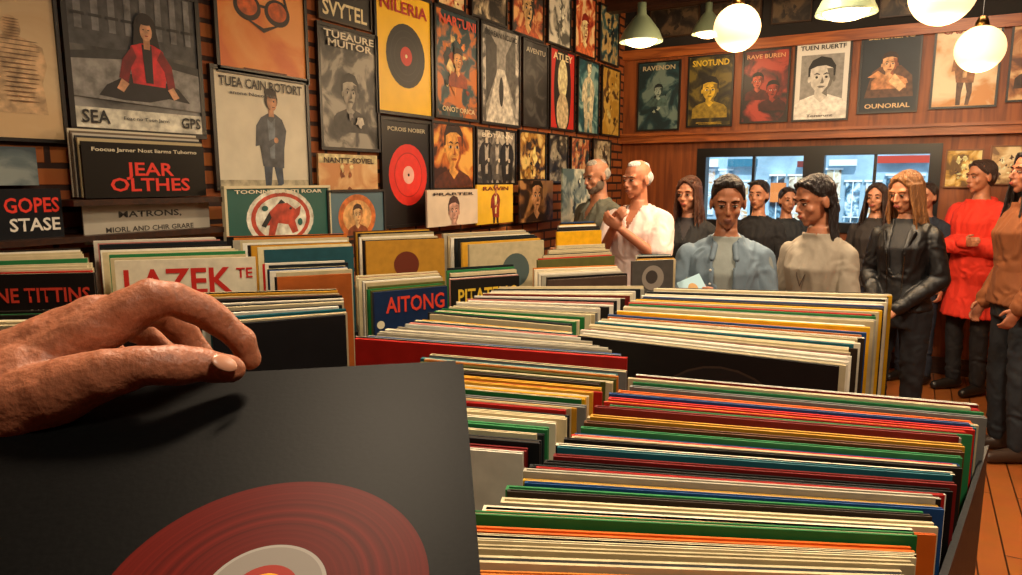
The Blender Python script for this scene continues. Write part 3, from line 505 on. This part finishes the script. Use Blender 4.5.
def groovemat():
    m=bpy.data.materials.new('red_vinyl_grooves'); m.use_nodes=True; nt=m.node_tree; b=nt.nodes['Principled BSDF']; b.inputs['Roughness'].default_value=.4; b.inputs['Specular IOR Level'].default_value=.03
    tc=nt.nodes.new('ShaderNodeTexCoord'); vl=nt.nodes.new('ShaderNodeVectorMath'); vl.operation='LENGTH'; nt.links.new(tc.outputs['Object'],vl.inputs[0])
    n=nt.nodes.new('ShaderNodeTexNoise'); n.noise_dimensions='1D'; n.inputs['Scale'].default_value=300; n.inputs['Detail'].default_value=3; nt.links.new(vl.outputs['Value'],n.inputs['W'])
    r=nt.nodes.new('ShaderNodeValToRGB'); r.color_ramp.elements[0].position=.1; r.color_ramp.elements[1].position=.9; r.color_ramp.elements[0].color=hexc('#3a0d0a'); r.color_ramp.elements[1].color=hexc('#641812')
    nt.links.new(n.outputs['Fac'],r.inputs[0]); nt.links.new(r.outputs[0],b.inputs['Base Color']); return m
rd=.141*SK
d=discobj(rd,.0012,'#541612','vinyl_disc'); d.data.materials[0]=groovemat()
discobj(rd*.375,.0017,'#8f8880','centre_label',.5)
discobj(rd*.35,.0019,'#7a726a','label_ring',.5)
discobj(rd*.2,.0021,'#8a2418','label_art',.5)
discobj(rd*.13,.0023,'#e89a1c','label_spot',.5)

# ---------- the hand
bm=bmesh.new()
def hc(chain):
    for (u0,v0,t0,r0),(u1,v1,t1,r1) in zip(chain,chain[1:]): cap(bm,at(u0,v0,t0),at(u1,v1,t1),r0/1000,r1/1000,seg=20)
hc([(-230,478,.40,38),(-100,440,.42,34),(0,398,.44,29),(36,380,.45,27)])
hc([(-100,412,.43,30),(0,372,.455,24),(60,341,.465,21),(100,318,.47,17)])
hc([(30,372,.455,24),(90,334,.463,19),(150,299,.473,14)])
hc([(25,372,.465,22),(80,336,.485,16),(130,309,.492,12)])
hc([(20,380,.47,22),(70,345,.50,15),(110,320,.512,11.5)])
hc([(10,390,.48,20),(50,358,.515,14),(88,336,.53,11)])
hc([(150,299,.473,14),(172,298,.481,11.4),(203,310,.493,12),(226,327,.501,10),(242,342,.506,10),(249,358,.509,8.4)])
hc([(130,309,.492,12),(160,314,.525,10.2),(184,332,.54,10.4),(204,360,.55,9.2),(210,392,.54,8)])
hc([(110,320,.512,11.4),(142,332,.548,9.8),(168,356,.565,9.8),(182,392,.56,8.2)])
hc([(88,336,.53,10.6),(112,350,.565,9),(134,376,.575,8.8),(148,404,.565,7.4)])
hc([(10,410,.435,24),(56,392,.43,21),(106,374,.428,16),(143,366,.43,12.2),(172,365,.437,12.8),(202,365,.447,10.8),(230,370,.455,9.4)])
hand=blob(bm,'person',mat('#a9684a',.46,bump=.3,bscale=230,var=.18,sss=.06,spec=.4,bd=.004),voxel=.0015,smooth=6,nz=(.0014,70))
tag(hand,'hand reaching in from the left pinching the black sleeve','person')
nb=bmesh.new(); p=at(215,360,.4365); q=at(234,366,.4445)
n_=(-(ray(225,366)).normalized()*.8+UP*.6).normalized(); d_=(q-p).normalized(); s_=d_.cross(n_).normalized(); n2=s_.cross(d_)
cc=(p+q)/2
sph(nb,MX(((s_.x*.006,d_.x*.0088,n2.x*.0018,cc.x),(s_.y*.006,d_.y*.0088,n2.y*.0018,cc.y),(s_.z*.006,d_.z*.0088,n2.z*.0018,cc.z),(0,0,0,1))))
fin(nb,'thumbnail',[mat('#c48a6c',.3)],hand,smooth=True)

# ---------- people
def person(label,u,vt,t,face,top,topc,hair,hairc,arms,female=False,skin='#b0785a',hyaw=0,hpit=0,lean=0,h=None,pants='#1d2230',shoe='#1a1512',sleeve=1.0,hem=.9,neck='crew',open_front=0,under=None,coat=0,collar=False,beard=None,puff=.012,legsp=.1,extra=None,pose_n=None,rot=0,vox=.006,famp=1):
    p=at(u,vt,t); h=h or p.z; s=h/1.755
    root=empty('person',(p.x,p.y,0)); th=math.atan2(-p.y,-p.x)-math.pi/2+R(face); root.rotation_euler=(0,0,th); tag(root,label,'person')
    def fn(c):
        c=V(c); 
        if c.z>.95: c.y+=lean*(c.z-.95)
        return c*s
    sw=.142 if female else .165
    k=.84 if female else .98
    T=[(.84,.14,.10,-.01),(.92,.168,.115,-.01),(1.0,.152*k+.006,.108,0),(1.09,.132*k,.095,.005),(1.2,.142*k,.103,.008),(1.30,.155*k,.112 if not female else .122,.01),(1.37,.156*k,.096,0),(1.405,.13*k,.082,-.005),(1.44,.082*k,.066,-.008),(1.48,.054,.055,-.005),(1.5,.05,.052,-.005)]
    HM=MX.Translation((0,.012,1.638))@MX.Translation((0,-.02,-.09))@MX.Rotation(R(hyaw),4,'Z')@MX.Rotation(R(-hpit),4,'X')@MX.Translation((0,.02,.09))
    aj=[(sg,V((sg*sw,-.005,1.365)),V(e),V(w)) for sg,(e,w) in zip((1,-1),arms)]
    bm=bmesh.new(); loft(bm,T)
    for sg in (1,-1):
        cap(bm,(sg*.09,-.005,.9),(sg*legsp,.012,.5),.08,.05); cap(bm,(sg*legsp,.012,.5),(sg*legsp,-.02,.09),.05,.034); cap(bm,(sg*legsp,-.005,.42),(sg*legsp,-.03,.3),.045,.042)
        cap(bm,(sg*legsp,-.04,.045),(sg*(legsp+.02),.13,.03),.036,.026)
    for sg,S,E,W in aj:
        cap(bm,S,E,.046*k,.038*k); cap(bm,E,W,.04*k,.026*k); cap(bm,(sg*.05,-.01,1.42),S,.042,.044*k)
        d=(W-E).normalized()
        if pose_n: n=V(pose_n)
        else: n=V((-sg,0,0))
        n=(n-d*n.dot(d)).normalized(); sd=d.cross(n)
        if sd.z<0 and abs(sd.z)>.3: sd=-sd
        elif abs(sd.z)<=.3 and sd.y<0: sd=-sd
        c=W+d*.045; hk=.9 if female else 1; m=MX(((sd.x*.036*hk,d.x*.05,n.x*.015,c.x),(sd.y*.036*hk,d.y*.05,n.y*.015,c.y),(sd.z*.036*hk,d.z*.05,n.z*.015,c.z),(0,0,0,1))); sph(bm,m)
        for q in range(4):
            b=W+d*.072+sd*(-.027+.018*q)*hk; L=[.028,.034,.037,.033][q]*hk
            m1=b+d*L; m2=m1+(d*.75+n*.65).normalized()*L*.8; m3=m2+(d*.3+n*.95).normalized()*L*.6
            cap(bm,b,m1,.0092,.0088,seg=8); cap(bm,m1,m2,.0088,.008,seg=8); cap(bm,m2,m3,.008,.0072,seg=8)
        b=W+d*.022+sd*.028; m1=b+sd*.02+d*.024+n*.01; m2=m1+d*.028+n*.013; cap(bm,b,m1,.012,.01,seg=8); cap(bm,m1,m2,.01,.0085,seg=8)
    cap(bm,(0,-.012,1.43),HM@V((0,-.022,-.06)),.052*k,.048*k)
    fk=.94 if female else 1
    for c,r in (((0,-.014,.03),(.073,.095,.088)),((0,.02,-.028),(.059*fk,.066,.085)),((0,.032,-.072),(.045*fk,.05,.036)),((0,.062,-.098),(.019,.018,.018)),((.036,.058,-.032),(.021,.02,.018)),((-.036,.058,-.032),(.021,.02,.018)),((.075,-.006,-.012),(.009,.02,.031)),((-.075,-.006,-.012),(.009,.02,.031)),((0,.086,-.062),(.024,.012,.018))): ell(bm,c,r,HM)
    cap(bm,(0,.086,.006),(0,.106,-.029),.0068,.0092,M=HM,seg=10); cap(bm,(-.01,.095,-.034),(.01,.095,-.034),.0068,.0068,M=HM,seg=8)
    cap(bm,(-.04,.0715,.023),(.04,.0715,.023),.012,.012,M=HM,seg=10)
    body=blob(bm,'body',mat(skin,.5,bump=.03,bscale=80,var=.05,sss=.05),root,voxel=vox,smooth=2,fn=fn)
    def small(nm,mt,items,par=None):
        b=bmesh.new()
        for it in items:
            if it[0]=='e': ell(b,it[1],it[2],HM,seg=12,rings=8)
            else: cap(b,it[1],it[2],it[3],it[4],M=HM,seg=8)
        for v in b.verts: v.co=fn(v.co)
        return fin(b,nm,[mt],par or root,smooth=True)
    for sg in (1,-1):
        e_=small('eye',mat('#a89a8c',.5,spec=.2),[('e',(sg*.0295,.079,-.001),(.0115,.0085,.0048))])
        small('iris',mat('#140b07',.3,spec=.3),[('e',(sg*.0295,.0862,-.001),(.006,.003,.0046))],e_)
        small('eyelid',mat(skin,.55),[('c',(sg*.019,.0815,.0078),(sg*.041,.0768,.0074),.004,.0036)],e_)
        small('eyelash',mat('#1a0f0a',.7,spec=.1),[('c',(sg*.018,.0868,.0042),(sg*.0415,.081,.0038),.0014,.0016)],e_)
        small('eyebrow',mat(hairc if hair!='bald' else '#98897a',.8,spec=.1),[('c',(sg*.014,.0885,.022),(sg*.033,.0875,.0265),.003,.003),('c',(sg*.033,.0875,.0265),(sg*.047,.079,.022),.003,.0018)])
    small('lips',mat('#984438' if female else '#885040',.5),[('e',(0,.0965,-.0585),(.0195,.007,.004)),('e',(0,.0955,-.065),(.0165,.007,.005))])
    if beard: 
        b=bmesh.new()
        for c,r in (((0,.034,-.08),(.051,.052,.036)),((0,.066,-.098),(.025,.022,.022)),((.046,.015,-.06),(.02,.04,.04)),((-.046,.015,-.06),(.02,.04,.04)),((0,.09,-.05),(.024,.008,.005))): ell(b,c,r,HM)
        blob(b,'beard',mat(beard,.9,bump=.5,bscale=150),root,voxel=.006,smooth=2,fn=fn)
    b=bmesh.new(); hr=random.Random(label)
    if hair=='bald':
        for c,r in (((.044,-.045,.005),(.034,.05,.045)),((-.044,-.045,.005),(.034,.05,.045)),((0,-.07,.005),(.062,.04,.06)),((0,-.03,.066),(.059,.07,.046)),((0,.012,.086),(.048,.048,.03))): ell(b,c,r,HM)
    else:
        ell(b,(0,-.026,.04),(.078,.094,.085),HM); ell(b,(0,.018,.09),(.054,.048,.028),HM); ell(b,(0,-.048,-.005),(.074,.061,.082),HM)
        for sg in (1,-1): cap(b,(sg*.042,.05,.084),(sg*.067,.02,.035),.015,.011,M=HM)
        if hair=='short':
            for q in range(26):
                x0=hr.uniform(-.055,.05); y0=hr.uniform(-.03,.058); z0_=.118-.42*abs(x0)-.25*abs(y0-.01); cap(b,(x0,y0,z0_),(x0+hr.uniform(.005,.03),y0+hr.uniform(-.005,.016),z0_+.002),.0125,.007,M=HM)
            for sg in (1,-1): cap(b,(sg*.069,.0,.03),(sg*.072,.005,-.01),.009,.004,M=HM)
        def lock(x,y,z,sx,sy,L,r=.012):
            pts=[V((x,y,z)),V((x+sx*.3,y+sy*.3,z-L*.3)),V((x+sx*.8+hr.uniform(-.008,.008),y+sy*.6,z-L*.65)),V((x+sx+hr.uniform(-.012,.012),y+sy+hr.uniform(-.01,.01),z-L))]
            for i_,(a,c) in enumerate(zip(pts,pts[1:])): cap(b,a,c,r*(1-.18*i_),r*(1-.18*(i_+1)),M=HM,seg=8)
        if hair=='long':
            for sg in (1,-1):
                cap(b,(sg*.012,.062,.094),(sg*.057,.05,.05),.013,.013,M=HM)
                for q in range(14):
                    a_=q/13; lock(sg*(.063+.01*math.sin(a_*3)),.045-.1*a_,.05-.02*a_,sg*hr.uniform(.008,.035),.04*(1-a_),.25+hr.uniform(0,.11),.011)
            for q in range(9): lock(-.05+q*.0125,-.082,.03,0,-.01,.27+hr.uniform(0,.05),.017)
        if hair=='tied':
            for sg in (1,-1): cap(b,(sg*.012,.06,.094),(sg*.058,.03,.045),.012,.011,M=HM); cap(b,(sg*.065,.01,.04),(sg*.065,-.04,-.03),.011,.013,M=HM)
            cap(b,(0,-.1,.0),(.02,-.12,-.08),.03,.03,M=HM)
            for sgn in (1,-1):
                for q in range(6): lock(sgn*(.045+hr.uniform(-.01,.015)),-.06+hr.uniform(-.02,.02),-.04,sgn*.04,.09,.26+hr.uniform(0,.06),.013)
    blob(b,'hair',mat(hairc,.42,bump=.9,bscale=60,var=.5,vs=(3,3,.4),bd=.02),root,voxel=.0046,smooth=1,nz=(.0025,90,(1,1,.12)),fn=fn)
    def garment(nm,col,e,hemz,sl,kill=None,rough=.75,solid=.005,amp=.008):
        b=bmesh.new(); TT=[q for q in T if q[0]>hemz+.02 and q[0]<1.49]
        if hemz<.84: TT=[(hemz,.175,.13,0)]+TT
        else: TT=[(hemz,.16,.115,0)]+TT
        loft(b,TT,e=e)
        for sg,S,E,W in aj:
            cap(b,(sg*.05,-.01,1.415),S,.042+e*.7,.046*k+e)
            if sl>.45: 
                cap(b,S,E,.047*k+e,.04*k+e); cap(b,E,E.lerp(W,(sl-.45)/.55*.97),.042*k+e,.04*k+e-.012*(sl-.45)/.55)
            else: cap(b,S,S.lerp(E,sl/.45),.05*k+e,.052*k+e)
        def kk(c):
            if neck=='crew' and (c.x**2+(c.y+.005)**2)<.06**2 and c.z>1.435: return True
            if neck=='v' and c.y>0 and abs(c.x)<(c.z-1.31)*.38: return True
            if neck in('crew','v') and c.z>1.468: return True
            return bool(kill and kill(c))
        return blob(b,nm,mat(col,rough,bump=.35,bscale=14,var=.08,vs=(1.6,1.6,.8),bd=.015),root,voxel=.0078,smooth=2,nz=(amp*famp*1.7,14,(1,1,.6)),kill=kk,fn=fn,solid=solid,fold=True)
    if under:
        nk=neck; neck='crew'; garment('t_shirt',under,.004,.95,.2,amp=.002); neck=nk
    kf=None
    if open_front: kf=lambda c:(c.y>0.02 and abs(c.x)<open_front*(.35+.9*max(0,(c.z-hem)/(1.45-hem))) and c.z<1.6 and abs(c.y)<.19 and not any((c-((E+W)/2)).length<.16 for sg,S,E,W in aj))
    g=garment(top,topc,puff,hem,sleeve,kill=kf,rough=.5 if 'leather' in top else .85)
    if collar:
        for sg in (1,-1):
            b=bmesh.new()
            pts=[V((sg*.008,-.07,1.468)),V((sg*.05,-.05,1.468)),V((sg*.066,.01,1.455)),V((sg*.045,.064,1.43)),V((sg*.055,.108,1.37))]
            for a,c in zip(pts,pts[1:]): cap(b,a,c,.015,.014)
            blob(b,'collar',mat(topc,.7,bump=.3,bscale=30,var=.1),root,voxel=.006,smooth=2,fn=fn)
    b=bmesh.new(); loft(b,[(.82,.15,.11,-.01),(.92,.17,.117,-.01),(1.0,.154*k+.008,.11,0)],e=.008)
    for sg in (1,-1): cap(b,(sg*.088,-.005,.88),(sg*legsp,.012,.5),.088,.06); cap(b,(sg*legsp,.012,.5),(sg*legsp,-.015,.1),.06,.05)
    blob(b,'trousers',mat(pants,.8,bump=.3,bscale=18,var=.15),root,voxel=.01,smooth=3,nz=(.012,14),fn=fn,fold=True)
    for sg in (1,-1):
        b=bmesh.new(); cap(b,(sg*legsp,-.045,.05),(sg*(legsp+.02),.14,.034),.048,.034); cap(b,(sg*legsp,-.03,.06),(sg*legsp,-.025,.12),.047,.05)
        blob(b,'shoe',mat(shoe,.4),root,voxel=.007,smooth=2,fn=lambda c:V((c.x,c.y,max(c.z,0)))*s)
    if extra: extra(root,fn,aj,s,HM)
    return root
DOWN=(((.205,-.02,1.11),(.21,.05,.88)),((-.205,-.02,1.11),(-.21,.05,.88)))
person('bearded man in a grey olive shirt behind the man in pale pink',600,158,4.95,-50,'shirt','#5f6156','bald','#b0a89c',(((.2,.02,1.11),(.14,.24,1.1)),((-.2,.02,1.11),(-.12,.25,1.1))),beard='#6a5a4c',hpit=14,collar=True,neck='v',pants='#2a2a2c',puff=.018)
person('white haired man in a pale pink short sleeved shirt with raised hands',640,160,4.35,-30,'polo_shirt','#e6d2ca','bald','#e6e0d6',(((.215,.09,1.15),(.04,.22,1.35)),((-.205,.09,1.15),(-.02,.24,1.33))),skin='#b87656',sleeve=.36,collar=True,neck='v',hyaw=-12,hpit=6,puff=.026,pants='#2c3038',pose_n=(0,-1,0),famp=.8)
person('woman with long brown hair in a black coat behind the denim shirt',691,176,4.5,-16,'coat','#141416','long','#4a2816',DOWN,female=True,neck='v',under='#2a2426',hpit=6,hyaw=-8,puff=.018,hem=.75)
def card(root,fn,aj,s,HM):
    b=bmesh.new(); box(b,(-.05,-.001,-.06),(.05,.001,.06)); o=fin(b,'leaflet',[mat('#b4dae6',.5)])
    W2=aj[0][3]
    o.matrix_world=MX.Translation(root.matrix_basis@fn(W2+V((-.01,.1,.05))))@MX.Rotation(root.rotation_euler.z+R(180+12),4,'Z')@MX.Rotation(R(-25),4,'X')@MX.Rotation(R(-25),4,'Y')
    b=bmesh.new(); ell(b,(0,-.0015,.01),(.02,.0006,.025)); fin(b,'artwork',[mat('#c89a5a',.5)],o)
    tag(o,'small light blue leaflet held by the man in denim','leaflet')
def buttons(root,fn,aj,s,HM):
    for k in range(5):
        z=1.06+k*.065; b=bmesh.new(); ell(b,(.058,.128+(.012 if z>1.2 else 0),z),(.006,.004,.006))
        for v in b.verts: v.co=fn(v.co)
        fin(b,'button',[mat('#d8d4c8',.4)],root,smooth=True)
    card(root,fn,aj,s,HM)
person('dark haired man in a light denim shirt looking down at the records',729,175,3.05,-2,'denim_shirt','#71828e','short','#1a100a',(((.21,.05,1.12),(.12,.25,1.2)),((-.21,.02,1.12),(-.17,.25,1.02))),skin='#a86c4c',hyaw=4,hpit=13,collar=True,neck='v',open_front=.045,under='#8f958f',puff=.012,lean=.04,extra=buttons)
def neckl(root,fn,aj,s,HM):
    b=bmesh.new(); pts=[V((sg*x,y,z)) for sg,x,y,z in ((1,.06,.03,1.43),(1,.045,.1,1.36),(1,.02,.145,1.27),(1,0,.15,1.22),(-1,.02,.145,1.27),(-1,.045,.1,1.36),(-1,.06,.03,1.43))]
    for a,c in zip(pts,pts[1:]): cap(b,a,c,.0025,.0025,seg=6)
    for v in b.verts: v.co=fn(v.co)
    fin(b,'necklace',[mat('#4a3a30',.4)],root)
person('woman with tied dark hair in a beige knit jumper looking left',825,174,3.15,-30,'jumper','#9a8e7c','tied','#1c110c',(((.185,.02,1.12),(.09,.22,1.04)),((-.185,.03,1.12),(-.08,.24,1.14))),female=True,skin='#ad7050',hyaw=-20,hpit=14,puff=.012,pants='#26211f',lean=.04,extra=neckl,famp=.8)
def jacket(root,fn,aj,s,HM):
    for sg in (1,-1):
        b=bmesh.new()
        for a,c in zip([V((sg*.04,.116,.97)),V((sg*.045,.13,1.15)),V((sg*.05,.14,1.28))],[V((sg*.045,.13,1.15)),V((sg*.05,.14,1.28)),V((sg*.075,.1,1.39))]): cap(b,a,c,.0035,.0035,seg=6)
        for v in b.verts: v.co=fn(v.co)
        fin(b,'zip',[mat('#9a9488',.25,metal=1)],root)
        b=bmesh.new(); cap(b,(sg*.08,.1,1.38),(sg*.05,.14,1.27),.026,.012,flat=.4)
        blob(b,'lapel',mat('#0e0e10',.45),root,voxel=.006,smooth=2,fn=fn)
person('woman with long light brown hair in a black leather jacket and jeans',912,170,3.9,-20,'leather_jacket','#0d0d0f','long','#8a5c34',(((.2,-.01,1.12),(.07,.19,.97)),((-.2,-.01,1.12),(-.05,.2,.95))),female=True,skin='#b97c5a',hyaw=-14,hpit=16,neck='v',open_front=.04,under='#1c1c1e',puff=.014,hem=.93,pants='#15171c',extra=jacket,pose_n=(0,-1,0),famp=.9)
def hood(root,fn,aj,s,HM):
    b=bmesh.new()
    for a in range(12):
        t0=R(a*30); t1=R(a*30+30); f=lambda t:V((.078*math.cos(t),.072*math.sin(t)-.02,1.45-.02*math.sin(t)))
        cap(b,f(t0),f(t1),.022,.022)
    blob(b,'hood',mat('#d02c16',.8,bump=.3,bscale=30,var=.15),root,voxel=.008,smooth=3,fn=fn)
person('man in a long red hooded coat with folded arms',985,160,5.1,-38,'hooded_coat','#d02c16','short','#3a2418',(((.22,.03,1.12),(-.06,.19,1.16)),((-.22,.03,1.12),(.08,.22,1.13))),skin='#a86c4c',hyaw=-12,hpit=4,puff=.026,hem=.6,pants='#17161a',extra=hood,pose_n=(0,-1,0))
person('person in a rust brown jumper and dark jeans cut by the right edge',1036,150,3.85,-60,'jumper','#7a4420','long','#1c110b',(((.21,-.05,1.11),(.2,.08,.88)),((-.21,.0,1.11),(-.18,.1,.9))),female=True,puff=.022,pants='#1b2026',shoe='#3a2a20',skin='#a06448')
person('man in dark clothes standing far back against the left window',788,187,5.8,20,'jacket','#23262a','short','#2a1c14',DOWN,h=1.54,vox=.009)
person('man in black behind the denim shirted man',760,178,5.2,-20,'jacket','#16161a','short','#1a1210',DOWN,h=1.6,vox=.009)
person('woman in a dark top between the beige jumper and the leather jacket',878,183,5.2,-15,'top','#2a2422','long','#2c1a12',DOWN,female=True,h=1.58,vox=.009)
person('man in dark blue behind the leather jacket near the window edge',928,182,5.4,-25,'jacket','#1d2430','short','#2a1a12',DOWN,h=1.58,vox=.009)

# ---------- lamps
def globe(u,v,t,r,label):
    p=at(u,v,t); root=empty('globe_lamp',(p.x,p.y,p.z)); tag(root,label,'lamp','round white globe lamps')
    b=bmesh.new(); ell(b,(0,0,0),r,seg=32,rings=20); fin(b,'globe',[mat('#ffdca4',.3,emit=1.25)],root,smooth=True)
    b=bmesh.new(); lathe(b,[(.0,r+.05),(.02,r+.05),(.035,r+.01),(.035,r-.012),(0,r-.012)]); fin(b,'cap',[mat('#6a4a22',.3,metal=1)],root,smooth=True)
    b=bmesh.new(); cap(b,(0,0,r+.05),(0,0,ZC-p.z),.004,.004,seg=8); fin(b,'cord',[BLK],root)
    l=bpy.data.lights.new('globe_light','POINT'); l.energy=24; l.color=(1,.7,.4); l.shadow_soft_size=.05; o=bpy.data.objects.new('globe_light',l); C.objects.link(o); o.location=(p.x,p.y,p.z-r-.06)
globe(737,28,3.9,.127,'round glowing globe lamp above the red poster')
globe(980,49,3.9,.125,'round glowing globe lamp above the cream walking man poster')
globe(943,-7,3.4,.15,'round glowing globe lamp cut off by the top edge')
def dome(u,v,t,w,label):
    p=at(u,v,t); root=empty('pendant_lamp',(p.x,p.y,p.z)); tag(root,label,'lamp','metal dome pendant lamps')
    b=bmesh.new(); lathe(b,[(w,-.0),(w*.98,.012),(w*.8,.07),(w*.42,.14),(w*.22,.17),(w*.2,.24),(0,.245)]); o=fin(b,'lamp_shade',[mat('#7d8a6e',.3)],root,smooth=True); s=o.modifiers.new('s','SOLIDIFY'); s.thickness=.005
    b=bmesh.new(); ell(b,(0,0,.012),(w*.75,w*.75,.045)); fin(b,'bulb',[mat('#ffe2b0',.3,emit=4)],root,smooth=True)
    b=bmesh.new(); cap(b,(0,0,.24),(0,0,ZC-p.z),.005,.005,seg=8); fin(b,'cord',[BLK],root)
    l=bpy.data.lights.new('dome_light','POINT'); l.energy=17; l.color=(1,.7,.4); l.shadow_soft_size=.06; o=bpy.data.objects.new('dome_light',l); C.objects.link(o); o.location=(p.x,p.y,p.z-.08)
dome(641,42,4.5,.14,'green metal dome pendant nearest the room corner')
dome(708,34,5.6,.13,'small metal dome pendant behind the first globe lamp')
dome(846,14,3.6,.15,'large metal dome pendant above the white portrait poster')

# ---------- light
def area(loc,rot,size,e,col,sy=None):  # added area lamps out of view that brighten the room; no real fixtures
    l=bpy.data.lights.new('added_fill_light','AREA'); l.energy=e; l.size=size; l.color=col
    if sy: l.shape='RECTANGLE'; l.size_y=sy
    o=bpy.data.objects.new('added_fill_light',l); C.objects.link(o); o.location=loc; o.rotation_euler=rot
W1=(1,.78,.54)
area((-1.0,1.0,3.0),(0,R(-25),0),.25,56,W1,.6)
area((-.8,3.6,3.0),(0,R(-28),0),.25,60,W1,.6)
area((.5,2.4,3.05),(R(22),0,0),.25,60,W1)
area((.5,.2,2.8),(R(10),R(12),0),.22,17,(1,.84,.64))  # added foreground fill over the front bin
area((.2,5.0,3.1),(R(30),0,0),.5,22,W1)  # added fill for the people at the back
s=bpy.data.lights.new('sun','SUN'); s.energy=4.2; s.angle=.05; so=bpy.data.objects.new('sun',s); C.objects.link(so); so.rotation_euler=(R(50),0,R(15))
w=bpy.data.worlds.new('world'); bpy.context.scene.world=w; w.use_nodes=True; b=w.node_tree.nodes['Background']; b.inputs[0].default_value=(.6,.8,1,1); b.inputs[1].default_value=1.5
cd=bpy.data.cameras.new('camera'); cd.sensor_width=36; cd.lens=36*FPX/1022; cd.clip_start=.02
co=bpy.data.objects.new('camera',cd); C.objects.link(co)
co.matrix_world=MX(((RIGHT.x,UP.x,-FWD.x,0),(RIGHT.y,UP.y,-FWD.y,0),(RIGHT.z,UP.z,-FWD.z,H),(0,0,0,1)))
bpy.context.scene.camera=co
try: bpy.context.scene.view_settings.view_transform='Standard'
except Exception as e: print(e)
try: bpy.context.scene.view_settings.look='None'
except Exception as e: print(e)
